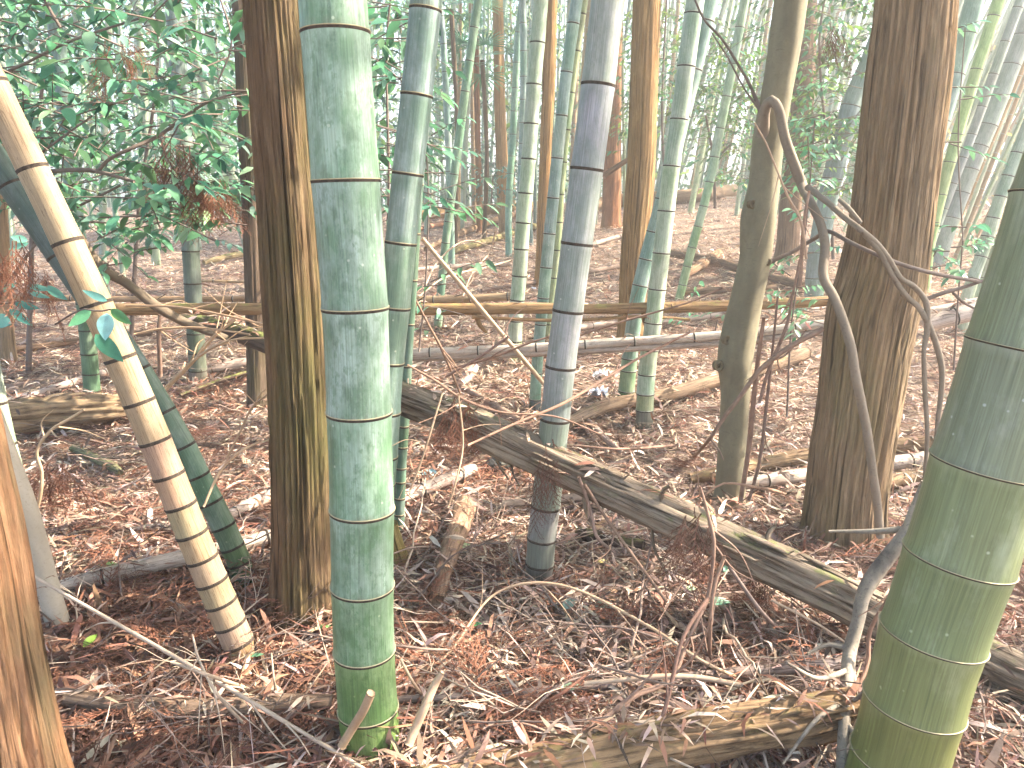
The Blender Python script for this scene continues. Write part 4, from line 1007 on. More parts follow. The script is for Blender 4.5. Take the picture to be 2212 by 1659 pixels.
o = link('log_litter', leaves_mesh('log_litter', BLADE_V, BLADE_F, np.array(lp), rot_batch(np.array(ly), rg.normal(0, .25, n), rg.normal(0, .4, n)), np.stack([L, L * rg.uniform(.06, .18, n), L * rg.uniform(-.5, 1.5, n)], -1), pick(DRY + [(.25, .12, .08)], [3, 3, 2, 3, 2, 2, 1, 3], n), M['dry']))
o['kind'] = 'stuff'; tag(o, 'dead leaves and needles caught on top of the fallen logs', 'leaf litter')
# mossy stump behind the big waxy culm
foot = G(866, 1240)
g = Geo()
zz = np.linspace(-0.03, 0.16, 24); c0 = foot + np.array([-0.03, 0.06, 0])
g.tube(c0 + np.stack([-0.03 * zz / .16, 0 * zz, zz], -1), 0.045 * (1 + 0.9 * np.exp(-(zz + .03) / 0.05)), 40, bark_disp(7, .006, 77))
o = link('stump', g.mesh('stump', M['cedar_olive'], foot), loc=tuple(foot), color=(.8, .85, .55)); tag(o, 'small mossy ridged stump at the foot of the waxy bamboo', 'stump')

# ------------------------------------------------------------------ sticks and twigs
def stick(label, path, mat='stick', tint=(1, 1, 1), twigs=0, seed=0, seg=7, lift=0.012, cat='stick', name='dry_stick', amp=0.12, tl=0.16):
    p, r = [], []
    for q in path:
        u, v, w = q[:3]
        if len(q) > 3 and q[3] is not None: c = P(u, v, q[3])
        else: c = G(u, v) + np.array([0, 0, lift])
        p.append(c); r.append(0.5 * w * mpp(c))
    n = max(12, 8 * len(p))
    p, r = smooth_path(p, r, n)
    rg = np.random.default_rng(seed + 400)
    base = p[0].copy()
    if twigs == 0:
        o = link(name, Geo().tube(p, r, seg, log_disp(amp, seed)).mesh(name, M[mat], base), loc=tuple(base), color=tint)
        return tag(o, label, cat)
    root = thing(name, label, cat, base)
    link('stem', Geo().tube(p, r, seg, log_disp(amp, seed)).mesh('stem', M[mat], base), root, color=tint)
    for k in range(twigs):
        i = int(rg.uniform(.15, .95) * (n - 1)); T = p[min(i+1, n-1)] - p[i-1]; T /= np.linalg.norm(T) + 1e-9
        d = T * 0.7 + rg.normal(0, .6, 3) * (1, .6, .7); d /= np.linalg.norm(d)
        ln = tl * rg.uniform(.5, 1.4)
        q = np.array([p[i], p[i] + d * ln * .5 + rg.normal(0, .01, 3), p[i] + d * ln + np.array([0, 0, rg.normal(0, .03)])])
        q, rr = smooth_path(q, [r[i] * .6, r[i] * .4, r[i] * .2], 10)
        link('twig', Geo().tube(q, rr, 5).mesh('twig', M[mat], base), root, color=tint)
    return root
ST = [
 ('long straight pale stick crossing the lower left foreground', [(50, 1232, 7, 1.95), (250, 1346, 8, 1.8), (450, 1461, 9, 1.66), (620, 1562, 9, 1.56), (743, 1635, 9, 1.49), (830, 1690, 9, 1.45)], 'stick_pale', (1, 1, 1), 5),
 ('grey green curved root stick beside the orange cedar', [(85, 1450, 6), (111, 1511, 8), (134, 1571, 9), (170, 1620, 10), (210, 1668, 10)], 'stick', (1.0, 1.05, .85), 0),
 ('pinkish rough stick in the lower left foreground litter', [(161, 1518, 7), (276, 1565, 10), (330, 1600, 10), (400, 1660, 10)], 'stick', (1.3, 1.05, .98), 2),
 ('slim brown stick parallel to the pinkish rough stick', [(335, 1523, 7), (410, 1568, 7), (490, 1622, 7)], 'stick', (1.1, .95, .85), 1),
 ('forked pale twig rising in front of the tan culm foot', [(415, 1370, 4, 1.62), (432, 1430, 6, 1.6), (470, 1500, 7, 1.56), (545, 1590, 7)], 'stick_pale', (.95, .95, .95), 4),
 ('thin grey twig lying under the long pale stick', [(410, 1445, 5, 1.6), (470, 1535, 6), (540, 1592, 7)], 'stick', (.8, .78, .78), 0),
 ('bent pale stick between the long pale stick and waxy culm', [(370, 1430, 7, 1.62), (450, 1458, 8, 1.58), (560, 1505, 9), (640, 1532, 9), (735, 1545, 9)], 'stick_pale', (.95, .9, .85), 3),
 ('upright thin twig just right of the tan culm foot', [(586, 1410, 4, 1.7), (592, 1470, 5, 1.66), (602, 1518, 5), (630, 1525, 5)], 'stick_pale', (.9, .85, .8), 1),
 ('broken tan stub leaning on the foot of the waxy culm', [(802, 1497, 20, 1.47), (785, 1535, 20, 1.48), (762, 1572, 20, 1.50), (738, 1612, 20, 1.50)], 'stick_pale', (.8, .7, .58), 0),
 ('frayed pale bamboo sheath standing right of the waxy culm foot', [(956, 1452, 10, 1.58), (938, 1480, 18, 1.58), (918, 1525, 20, 1.56), (898, 1570, 20, 1.55), (882, 1610, 20, 1.53)], 'stick_pale', (1.05, .95, .85), 0),
 ('thin twig leaning across the litter right of the waxy culm', [(866, 1425, 6, 1.7), (890, 1470, 7, 1.66), (918, 1518, 7)], 'stick_pale', (1, .9, .85), 0),
 ('long slender stem crossing low from waxy culm to the pole', [(870, 1475, 6), (960, 1420, 5, 1.85), (1060, 1290, 5, 2.05), (1140, 1260, 6, 2.05), (1240, 1272, 6, 2.0), (1400, 1352, 7, 1.86), (1520, 1430, 8, 1.74), (1610, 1478, 8)], 'stick_pale', (.95, .85, .75), 3),
 ('pale straight stick lying over the dark purple pole', [(1262, 1476, 10, 1.64), (1350, 1468, 11, 1.64), (1432, 1461, 12, 1.64), (1510, 1464, 12, 1.64), (1603, 1481, 12, 1.63)], 'stick_pale', (.95, .88, .82), 1),
 ('ragged brown stick slanting over the rotten bottom log', [(1130, 1690, 13, 1.42), (1260, 1592, 13, 1.5), (1364, 1508, 13, 1.58), (1450, 1466, 12, 1.64), (1480, 1400, 8, 1.68)], 'stick', (1.15, 1.0, .9), 5),
 ('dark broken stick at the bottom edge over the rotten log', [(1190, 1672, 14, 1.42), (1265, 1625, 14, 1.46), (1330, 1597, 11, 1.5)], 'stick', (.85, .8, .75), 1),
 ('reddish slim stick leaning up toward the pole at bottom centre', [(1145, 1540, 8), (1210, 1500, 7, 1.62), (1270, 1455, 6, 1.66)], 'stick', (1.35, .85, .65), 0),
 ('straight brown stick slanting at the bottom right of centre', [(1370, 1690, 12, 1.40), (1415, 1600, 11, 1.46), (1445, 1500, 10, 1.52), (1475, 1380, 9, 1.6), (1530, 1290, 8, 1.7)], 'stick', (.9, .72, .65), 2),
 ('curved brown stick crossing low right before the huge culm', [(1545, 1690, 11), (1565, 1600, 12, 1.5), (1620, 1570, 11, 1.52), (1680, 1545, 9, 1.55)], 'stick_pale', (.8, .68, .55), 1),
 ('tall thin twig standing before the mossy log at right', [(1512, 1050, 5, 1.95), (1529, 1111, 8, 1.95), (1542, 1175, 9, 1.93), (1529, 1289, 9, 1.9), (1509, 1336, 9, 1.86), (1468, 1418, 9, 1.8)], 'stick', (1, .88, .8), 5),
 ('second upright stick right of the tall thin twig', [(1566, 1200, 8, 1.9), (1545, 1260, 9, 1.88), (1535, 1340, 9, 1.84), (1533, 1450, 9)], 'stick', (1.05, .9, .78), 2),
 ('blue grey straight stick slanting under the mossy log', [(1576, 1225, 8, 2.0), (1643, 1319, 9, 1.9), (1704, 1387, 8), (1760, 1445, 7)], 'stick', (.78, .78, .82), 1),
 ('thin pale stick running beneath the bark slab', [(1665, 1296, 6, 1.98), (1760, 1345, 6, 1.93), (1830, 1390, 6, 1.9)], 'stick_pale', (.9, .85, .8), 2),
 ('long bare stick rising diagonally in front of the smooth tree', [(1499, 992, 7), (1535, 945, 8, 2.75), (1569, 895, 9, 2.7), (1603, 851, 10, 2.68), (1643, 797, 11, 2.66), (1704, 750, 12, 2.64), (1778, 710, 12, 2.64)], 'stick', (.95, .88, .8), 2),
 ('straight upright brown stick leaning on the smooth tree', [(1650, 685, 8, 2.74), (1637, 777, 10, 2.76), (1626, 878, 11, 2.8), (1616, 979, 11, 2.84), (1600, 1080, 10, 2.86)], 'stick', (1.0, .85, .75), 0),
 ('dark thin upright stem right of the upright brown stick', [(1680, 640, 5, 2.8), (1668, 760, 6, 2.8), (1655, 880, 7, 2.82), (1640, 1000, 7, 2.84), (1618, 1080, 7, 2.86)], 'stick_dark', (1.3, 1.1, 1), 2),
 ('thin bare stem with wispy twigs standing left of right cedar', [(1728, 560, 5, 2.75), (1712, 640, 6, 2.75), (1700, 700, 7, 2.75), (1660, 800, 8, 2.76), (1640, 870, 8, 2.78)], 'stick', (1, .9, .85), 5),
 ('slender twig crossing in front of the smooth trunk high up', [(1630, 265, 3, 2.6), (1655, 310, 4, 2.6), (1672, 352, 4, 2.6), (1700, 420, 5, 2.6), (1730, 480, 6, 2.6), (1742, 560, 6, 2.6)], 'stick_pale', (.9, .8, .75), 3),
 ('pale thin cut twig pointing up beside the hooked branch', [(1748, 412, 6, 2.62), (1738, 470, 7, 2.62), (1732, 540, 8, 2.62), (1728, 620, 8, 2.62)], 'stick', (1.1, 1, .9), 0),
 ('straight bamboo stick leaning diagonally behind the grey culm', [(912, 515, 10, 3.6), (1025, 650, 10, 3.65), (1092, 730, 10, 3.7), (1130, 775, 10, 3.75), (1180, 835, 9, 3.9)], 'stick_pale', (1, .95, .85), 0),
 ('thin brown stick leaning left of the diagonal bamboo stick', [(890, 633, 5, 3.2), (925, 700, 5, 3.25), (954, 754, 6, 3.3), (995, 852, 5, 3.4)], 'stick', (1.1, .95, .8), 3),
 ('thin dark stick rising over the split pole near the centre', [(960, 815, 6, 3.3), (1030, 775, 6, 3.3), (1099, 727, 6, 3.3)], 'stick_dark', (1.6, 1.3, 1.2), 2),
 ('long straight twig crossing in front of the grey culm base', [(1010, 962, 5, 2.1), (1112, 915, 6, 2.2), (1223, 868, 7, 2.3), (1374, 777, 6, 2.5), (1490, 718, 5, 2.6)], 'stick', (1.1, .9, .78), 4),
 ('thin twig running right from grey culm above the split pole', [(1253, 723, 5, 2.9), (1360, 690, 5, 2.9), (1490, 652, 4, 2.9), (1560, 622, 4, 2.9)], 'stick', (.9, .78, .7), 2),
 ('thin twig lying across the split pole left of grey culm', [(960, 800, 5, 3.4), (1070, 770, 6, 3.4), (1140, 742, 5, 3.4), (1185, 728, 4, 3.4)], 'stick', (1.0, .85, .75), 1),
 ('pale twig drooping over the left end of the mossy log', [(880, 788, 4, 2.2), (940, 822, 6, 2.2), (1000, 862, 6, 2.18), (1080, 890, 5, 2.15), (1200, 900, 4, 2.15), (1300, 940, 4, 2.1)], 'stick', (1.2, 1, .85), 5),
 ('dangling pale twig before the left part of the mossy log', [(957, 845, 4, 2.15), (940, 900, 5, 2.12), (925, 950, 5, 2.1), (905, 1010, 5, 2.1), (885, 1060, 4, 2.1)], 'stick_pale', (.95, .85, .75), 2),
 ('bare hanging twig line near the centre below the log', [(990, 850, 4, 2.1), (1000, 960, 4, 2.1), (985, 1040, 4, 2.05), (968, 1095, 4, 2.05)], 'stick_pale', (.95, .85, .75), 1),
 ('dark stick standing on the litter under the mossy log', [(1250, 1030, 7, 2.2), (1275, 1100, 8, 2.2), (1290, 1160, 8, 2.15), (1330, 1195, 6, 2.15)], 'stick_dark', (1.4, 1.2, 1.1), 2),
 ('second dark stick under the mossy log right of the first', [(1262, 1045, 6, 2.2), (1310, 1120, 7, 2.18), (1360, 1190, 7, 2.1), (1440, 1300, 7, 1.95)], 'stick', (.85, .75, .68), 2),
 ('upright gnarled brown stem between log and blotched culm', [(345, 680, 7, 3.4), (342, 720, 9, 3.4), (344, 760, 9, 3.42), (346, 812, 10, 3.45)], 'stick', (.8, .72, .66), 0),
 ('straw coloured dry stem slanting low between blotched culm and cedar', [(350, 850, 6, 3.2), (410, 790, 6, 3.1), (470, 720, 6, 3.0), (510, 690, 5, 3.0)], 'stick_pale', (1, .9, .75), 6),
 ('second straw coloured stem crossing near the ridged cedar', [(355, 838, 6, 3.0), (430, 770, 6, 3.0), (500, 735, 5, 2.9), (570, 730, 4, 2.9)], 'stick_pale', (1, .88, .72), 6),
 ('long thin straw stem lying level left of the ridged cedar', [(270, 660, 4, 3.2), (380, 663, 5, 3.1), (480, 680, 5, 3.0), (575, 702, 5, 2.9)], 'stick_pale', (1.0, .85, .72), 5),
 ('thin straw stem curving above the dark mossy log', [(290, 722, 4, 3.0), (350, 710, 5, 3.0), (430, 708, 5, 3.0), (540, 722, 4, 2.9)], 'stick_pale', (1, .85, .7), 4),
 ('pale slender stem rising in front of the ridged cedar left side', [(490, 990, 5, 2.25), (520, 930, 5, 2.25), (545, 880, 5, 2.25), (578, 852, 4, 2.25)], 'stick_pale', (1, .88, .75), 2),
 ('pale thin stem slanting past the green leaning culm', [(440, 1095, 5, 2.05), (475, 1020, 6, 2.1), (520, 975, 6, 2.1), (560, 955, 5, 2.15)], 'stick_pale', (1, .88, .75), 1),
 ('branching white twig standing on the rust fronds at left', [(45, 1205, 8, 2.2), (85, 1080, 8, 2.2), (90, 1020, 8, 2.2), (80, 975, 7, 2.2), (110, 930, 7, 2.2), (150, 905, 6, 2.2), (182, 885, 5, 2.2)], 'stick_pale', (1.1, 1.0, .85), 4),
 ('dry brown stick on the litter by the foot of ridged cedar', [(545, 1320, 7), (575, 1295, 8), (598, 1275, 8)], 'stick', (1.2, .9, .7), 0),
 ('thin grey stick leaning behind the split pole far left of centre', [(905, 640, 3, 4.4), (960, 600, 4, 4.6), (1060, 575, 4, 5.0), (1110, 560, 3, 5.2)], 'stick_pale', (1, .95, .9), 5),
 ('bare twiggy stem arching over far logs near the bright green culm', [(915, 625, 3, 4.6), (950, 560, 4, 5.2), (1010, 520, 4, 5.6), (1080, 540, 3, 5.6)], 'stick_pale', (1, .95, .9), 7),
 ('tangled twiggy stem in front of the olive cedar foot', [(1000, 640, 3, 4.6), (1020, 590, 4, 4.9), (1060, 540, 4, 5.2), (1070, 500, 3, 5.2)], 'stick_pale', (.95, .85, .8), 7),
 ('bare twig standing in the litter by grey pole at right', [(1470, 1180, 4, 2.3), (1490, 1120, 5, 2.4), (1500, 1062, 5, 2.5), (1530, 1045, 4, 2.5)], 'stick', (1.1, .9, .8), 4),
 ('arching brown stick lying just left of the smooth tree foot', [(1440, 1150, 5), (1500, 1090, 5, 2.55), (1560, 1045, 5, 2.6), (1620, 1050, 6, 2.6), (1700, 1075, 6), (1760, 1110, 5)], 'stick', (1.1, .95, .8), 3),
 ('thin brown stick lying level behind the mossy log at right', [(1240, 962, 4, 2.9), (1330, 970, 5, 2.9), (1470, 966, 6), (1600, 958, 5)], 'stick', (1, .85, .75), 1),
 ('purple brown vine winding before the mottled broken branch', [(1965, 1170, 7, 1.65), (1932, 1270, 8, 1.66), (1880, 1362, 9, 1.66), (1875, 1430, 9, 1.62), (1855, 1480, 9, 1.58), (1800, 1555, 9, 1.54), (1745, 1605, 9, 1.5)], 'stick', (.95, .75, .66), 2),
 ('whitish thin stem beside the mottled branch by the huge culm', [(1900, 1320, 5, 1.6), (1890, 1430, 5, 1.56), (1870, 1530, 6, 1.5), (1830, 1620, 7, 1.45), (1795, 1665, 7)], 'stick_pale', (1.1, 1.05, 1.0), 3),
]
for i, (lab, path, mt, tt, tw) in enumerate(ST):
    stick(lab, path, mt, tt, tw, i)
# mottled broken branch by the huge culm
root = stick('mottled grey broken branch standing before the huge olive culm', [(1998, 1040, 16, 1.80), (1979, 1101, 28, 1.80), (1962, 1145, 30, 1.79), (1919, 1202, 32, 1.78), (1885, 1248, 33, 1.77), (1864, 1290, 30, 1.75), (1855, 1336, 27, 1.72), (1838, 1403, 27, 1.68), (1831, 1471, 26, 1.6), (1824, 1560, 24, 1.5), (1818, 1680, 22, 1.42)], 'mottle', (1, 1, 1), 7, 91, 16, amp=0.2, name='broken_branch', cat='branch', tl=.2)

# ------------------------------------------------------------------ loose fronds lying on the litter
FM = [tri_mesh('cedar_frond', t, None, M['frond']) for t in FROND]
FMD = [tri_mesh('cedar_frond', t, None, M['frond_dark']) for t in FROND]
def frond(u, v, yaw, sc, label, group, dark=False, lift=0.025, pitch=0.0, y=None, roll=0.0):
    p = G(u, v) if y is None else P(u, v, y)
    o = link('cedar_frond', (FMD if dark else FM)[int(RNG.integers(5))], loc=tuple(p + np.array([0, 0, lift if y is None else 0])))
    o.rotation_euler = (roll, pitch, yaw); o.scale = (sc,) * 3
    b = RNG.uniform(.75, 1.25); o.color = (b, b, b, 1)
    return tag(o, label, 'cedar frond', group)
zones = [(130, 560, 1180, 1640, 90, 'rust brown dead cedar frond on the litter left of the waxy culm', 'fronds on the lower left litter'),
         (860, 1240, 1180, 1640, 55, 'rust brown dead cedar frond on the litter between waxy and grey culms', 'fronds on the centre litter'),
         (1230, 1830, 1230, 1640, 45, 'rust brown dead cedar frond on the litter before the mossy log', 'fronds before the mossy log'),
         (900, 1780, 790, 1130, 40, 'rust brown dead cedar frond on the ground beyond the mossy log', 'fronds beyond the mossy log'),
         (70, 570, 880, 1170, 40, 'rust brown dead cedar frond behind the leaning tan culm', 'fronds behind the tan culm')]
for u0, u1, v0, v1, n, lab, gr in zones:
    for i in range(n):
        frond(RNG.uniform(u0, u1), RNG.uniform(v0, v1), RNG.uniform(0, 6.28), RNG.uniform(.55, 1.15), lab, gr, RNG.random() < .35, RNG.uniform(.015, .05), RNG.normal(-.02, .12), None, RNG.normal(0, .3))
for u, v, yaw, sc, lab in [(1010, 1555, -.1, 1.0, 'large orange frond spread over the bottom centre, leftmost of its row'), (1090, 1570, -.25, 1.05, 'large orange frond in the bottom row right of the leftmost'),
        (1000, 1600, -.2, .95, 'orange frond drooping below the bottom row near the dark pole'), (800, 1640, 1.4, .8, 'upright rust frond sprouting against the waxy culm foot'),
        (260, 1630, .05, 1.0, 'bright orange frond fan at the bottom left'), (300, 1380, 1.3, 1.1, 'big rust frond standing left of the tan culm foot'),
        (590, 1330, -.4, 1.1, 'rust frond swept against the foot of the ridged cedar'), (690, 1350, 2.4, .9, 'rust frond tucked between the ridged cedar and waxy culm'),
        (1150, 800, .9, .9, 'bright rust frond beyond the log left of grey culm'), (1790, 1230, .2, 1.0, 'brown frond resting on the mossy log below right cedar'),
        (1500, 880, 2.0, 1.0, 'orange frond lying on the pale ground left of the smooth tree')]:
    frond(u, v, yaw, sc, lab, None, False, .04, -.15)
# hanging dead fronds
for u, v, y, n, lab in [(110, 1010, 2.35, 9, 'cluster of orange fronds hanging from the white twig at left'), (432, 395, 2.7, 12, 'brown withered needle clump hanging lowest in the left leaves'),
                     (395, 300, 2.7, 7, 'narrow dark withered clump hanging above the lowest clump'), (265, 100, 2.9, 7, 'withered brown clump hanging near the top left leaves'),
                     (475, 400, 2.8, 7, 'loose reddish withered clump right of the lowest hanging clump'), (340, 350, 2.8, 6, 'small brown withered clump left of the lowest hanging clump'),
                     (95, 600, 2.9, 10, 'red brown dead frond bundle hanging behind the tan culm'), (0, 520, 1.9, 6, 'bright orange frond tuft poking in at the left edge'),
                     (1512, 1120, 1.96, 8, 'brown frond tuft hanging on the thin twig at the mossy log'), (985, 880, 2.3, 8, 'reddish frond draped over the left part of the mossy log'), (1180, 980, 2.28, 6, 'brown frond bunch lodged where grey culm meets the mossy log'),
                     (1650, 1230, 2.1, 6, 'dark frond bunch hanging from the lower side of the log'), (1800, 60, 3.6, 6, 'dry brown seed tuft hanging left of the right cedar')]:
    p = P(u, v, y)
    root = thing('hanging_frond_clump', lab, 'dead fronds', p)
    dark = 'brown' in lab and 'red' not in lab or 'dark' in lab
    for i in range(n):
        o = link('frond', (FMD if dark else FM)[int(RNG.integers(5))], root, loc=tuple(RNG.normal(0, .022, 3)))
        o.rotation_euler = (RNG.uniform(-.6, .6), RNG.uniform(.9, 1.6), RNG.uniform(0, 6.28)); o.scale = (RNG.uniform(.45, .85),) * 3
        b = RNG.uniform(.7, 1.2); o.color = (b, b, b, 1)

# ------------------------------------------------------------------ broadleaf shrubs
def leaf_shape(n=7, wide=0.42, fold=0.12, droop=0.18):
    v, f = [], []
    for i in range(n):
        t = i / (n - 1); w = wide * 0.5 * math.sin(math.pi * min(1, t ** 0.8)) ** 0.85 * (1 - 0.15 * t)
        if i == n - 1: w = 0.0
        z = -droop * t * t
        v += [(t, w, z + fold * w), (t, 0, z), (t, -w, z + fold * w)]
    for i in range(n - 1):
        a = 3 * i
        f += [(a, a + 1, a + 4), (a, a + 4, a + 3), (a + 1, a + 2, a + 5), (a + 1, a + 5, a + 4)]
    return np.array(v, float), f
LV, LF = leaf_shape()
LV5, LF5 = leaf_shape(4, .42, .25, .22)
LEAFM = []
for i, (w, fo, dr) in enumerate(((.42, .3, .18), (.46, .15, .3), (.38, .45, .1))):
    v, f = leaf_shape(7, w, fo, dr); me = bpy.data.meshes.new('leaf'); me.from_pydata(v.tolist(), [], f)
    me.materials.append(M['leaf']); me.polygons.foreach_set('use_smooth', [True] * len(me.polygons)); LEAFM.append(me)

def twig_leaves(rg, q0, d, ln, nl, size):
    """positions, yaw/pitch/roll, size of leaves along a twig"""
    out = []
    for j in range(nl):
        t = (j + .6) / nl; p = q0 + d * ln * t + np.array([0, 0, -.12 * ln * t * t])
        yaw = math.atan2(d[1], d[0]) + (1 if j % 2 else -1) * rg.uniform(.5, 1.1)
        if j == nl - 1: yaw = math.atan2(d[1], d[0])
        out.append((p, yaw, rg.uniform(0.05, .7), rg.normal(0, .35), size * rg.uniform(.7, 1.2)))
    return out

def shrub(label, boxes, ntw, nl, size, pal, y0, y1, seed, nind, branches, stem_u, stem_v, name='evergreen_shrub', twl=(.18, .36), tv=LV5, tf=LF5, group=None, foot=None):
    rg = np.random.default_rng(seed)
    if foot is None: foot = G(stem_u, stem_v)
    root = thing(name, label, 'shrub', foot, group)
    LVS = []
    wb = np.array([b[4] for b in boxes], float); wb /= wb.sum()
    tw = Geo()
    for i in range(ntw):
        u0, u1, v0, v1, _ = boxes[rg.choice(len(boxes), p=wb)]
        q = P(rg.uniform(u0, u1), rg.uniform(v0, v1), rg.uniform(y0, y1))
        a = rg.uniform(0, 6.28); d = np.array([math.cos(a), math.sin(a) * .7, rg.normal(0.05, .25)]); d /= np.linalg.norm(d)
        ln = rg.uniform(*twl)
        pts, r = smooth_path([q - d * ln * .2, q + d * ln * .5 + np.array([0, 0, -.01]), q + d * ln + np.array([0, 0, -.12 * ln])], [.003, .0022, .0012], 6)
        tw.tube(pts, r, 4, caps=False)
        LVS += twig_leaves(rg, q, d, ln, nl, size)
    ordr = rg.permutation(len(LVS)) if nind < len(LVS) else np.arange(len(LVS))
    ordr = sorted(range(len(LVS)), key=lambda i: LVS[i][0][1] / LVS[i][4])
    for i in ordr[:nind]:
        p, yw, pi, ro, s = LVS[i]
        o = link('leaf', LEAFM[i % 3], root, loc=tuple(p - foot)); o.rotation_euler = (ro, pi, yw); o.scale = (s,) * 3
        b = rg.uniform(.6, 1.35); o.color = (b * rg.uniform(.8, 1.2), b, b * rg.uniform(.8, 1.25), 1)
    rest = ordr[nind:]
    if rest:
        A = [LVS[i] for i in rest]; N = len(A)
        s = np.array([a[4] for a in A])
        R = rot_batch(np.array([a[1] for a in A]), np.array([a[2] for a in A]), np.array([a[3] for a in A]))
        col = np.asarray(pal)[rg.integers(len(pal), size=N)] * rg.uniform(.65, 1.35, (N, 1))
        f = link('foliage', leaves_mesh('foliage', tv, tf, np.array([a[0] for a in A]) - foot, R, np.stack([s] * 3, -1), col, M['leafcol']), root)
        f['kind'] = 'stuff'
    t = link('twigs', tw.mesh('twigs', M['stick_dark'], foot), root); t['kind'] = 'stuff'
    for br in branches:
        px_tube(root, 'branch', foot, br, 'stick_dark', 8, 40)
    return root
TEAL = [(0.07, 0.21, 0.125), (0.10, 0.27, 0.15), (0.13, 0.31, 0.14), (0.05, 0.15, 0.095), (0.19, 0.34, 0.26)]
LIME = [(0.14, 0.26, 0.06), (0.10, 0.22, 0.06), (0.22, 0.32, 0.08), (0.07, 0.16, 0.06)]
shrub('dense glossy evergreen shrub filling the upper left with drooping leaves', [(-60, 530, -60, 330, 5), (30, 480, 200, 480, 3), (150, 540, 380, 540, 1)], 190, 7, 0.077, TEAL, 2.55, 3.6, 61, 300,
      [[(-200, 330, 12, 3.0), (40, 372, 9, 2.9), (108, 370, 9, 2.8), (195, 368, 9, 2.75), (290, 392, 7, 2.7)], [(210, 372, 8, 2.75), (235, 345, 8, 2.75), (280, 322, 8, 2.75), (345, 292, 8, 2.8), (403, 249, 7, 2.8), (455, 218, 5, 2.8), (535, 195, 4, 2.8)],
       [(-200, 200, 10, 3.0), (0, 160, 7, 2.9), (150, 90, 6, 2.9), (300, 40, 5, 2.8)], [(345, 292, 5, 2.8), (365, 350, 4, 2.8), (420, 420, 3, 2.8)], [(-150, 520, 10, 3.0), (-20, 430, 7, 2.9), (90, 330, 6, 2.8), (200, 250, 4, 2.8)],
       [(-100, 800, 9, 3.0), (0, 640, 7, 2.9), (120, 480, 6, 2.9), (260, 400, 5, 2.9)], [(470, 180, 4, 2.8), (500, 90, 4, 2.9), (470, -20, 4, 3.0)], [(130, 60, 7, 2.9), (95, -5, 6, 2.9), (80, -60, 6, 2.9)]], -150, 1150)
shrub('mid distance evergreen shrub behind the glossy one, finer leaves', [(-80, 560, -60, 420, 5), (250, 540, 300, 520, 1)], 270, 7, 0.09, TEAL + [(.24, .36, .28), (.28, .42, .26)], 4.0, 6.6, 62, 0, [[(60, 900, 12, 5.0), (70, 500, 10, 5.0), (90, 200, 8, 5.0), (130, -60, 6, 5.0)], [(280, 820, 10, 5.3), (300, 450, 8, 5.3), (340, 150, 6, 5.3), (330, -60, 5, 5.3)]], 60, 900, twl=(.25, .5))
shrub('leafy shrub showing between waxy culm and leaning blue culm', [(810, 890, 0, 330, 3), (815, 860, 330, 460, 1)], 46, 7, 0.085, TEAL, 3.3, 4.6, 63, 60, [[(832, 700, 8, 4.0), (840, 400, 6, 4.0), (835, 100, 5, 4.0), (850, -60, 4, 4.0)]], 832, 800)
shrub('leafy sprig with long leaves right of the leaning blue culm', [(895, 960, 280, 470, 2), (895, 1000, 590, 720, 1)], 16, 6, 0.075, TEAL, 3.6, 4.2, 64, 90, [[(905, 760, 4, 3.9), (920, 600, 4, 3.9), (925, 400, 3, 3.9), (915, 280, 3, 3.9)]], 905, 790)
shrub('loose evergreen bush behind the slim pale green leaning culm', [(1560, 1640, 120, 400, 2), (1480, 1640, 40, 330, 3)], 210, 7, 0.085, LIME + TEAL[:2], 8.5, 10.5, 65, 0, [[(1545, 450, 7, 9.0), (1540, 340, 6, 9.0), (1525, 250, 4, 9.0)], [(1545, 345, 4, 9.0), (1580, 310, 4, 9.0)]], 1545, 455, twl=(.3, .6))
shrub('bushy evergreen behind the hooked branch and right cedar', [(1690, 1900, -40, 300, 4), (1720, 1880, 250, 420, 2)], 300, 7, 0.08, LIME + TEAL[:3], 6.2, 8.2, 66, 0, [[(1800, 560, 8, 7.0), (1790, 350, 7, 7.0), (1770, 100, 5, 7.0), (1790, -60, 4, 7.0)]], 1800, 590, twl=(.25, .5))
shrub('green ivy bush in the gap left of the ridged cedar crest', [(1330, 1480, 0, 330, 3)], 120, 7, 0.09, LIME + TEAL[:2], 9.8, 12.0, 67, 0, [[(1440, 440, 6, 10.5), (1430, 250, 5, 10.5), (1440, 0, 4, 10.5)]], 1440, 442, twl=(.3, .6))
shrub('low blue green shrub at the foot of the far olive cedar', [(1030, 1120, 320, 440, 1)], 60, 6, 0.08, [(.12, .26, .20), (.09, .2, .15)], 11.5, 13, 68, 0, [[(1060, 450, 4, 12.2), (1065, 380, 3, 12.2)]], 1060, 452, twl=(.2, .45))
shrub('small leafy sapling before the right cedar, left side', [(1690, 1790, 480, 700, 3), (1740, 1800, 230, 480, 2)], 26, 6, 0.05, LIME, 3.2, 3.9, 69, 156, [[(1700, 900, 5, 3.5), (1710, 700, 4, 3.5), (1740, 500, 3, 3.5), (1760, 260, 3, 3.5)]], 1700, 905, twl=(.1, .22))
shrub('bright leaved sprig standing between right cedar and huge culm', [(2015, 2130, 460, 600, 2), (2040, 2110, 60, 330, 1)], 18, 6, 0.055, LIME + TEAL[:1], 3.2, 3.9, 70, 108, [[(2060, 800, 5, 3.5), (2070, 640, 4, 3.5), (2080, 520, 3, 3.5)], [(2080, 520, 3, 3.5), (2070, 300, 3, 3.6), (2085, 60, 2, 3.6)]], 2060, 830, twl=(.1, .2))
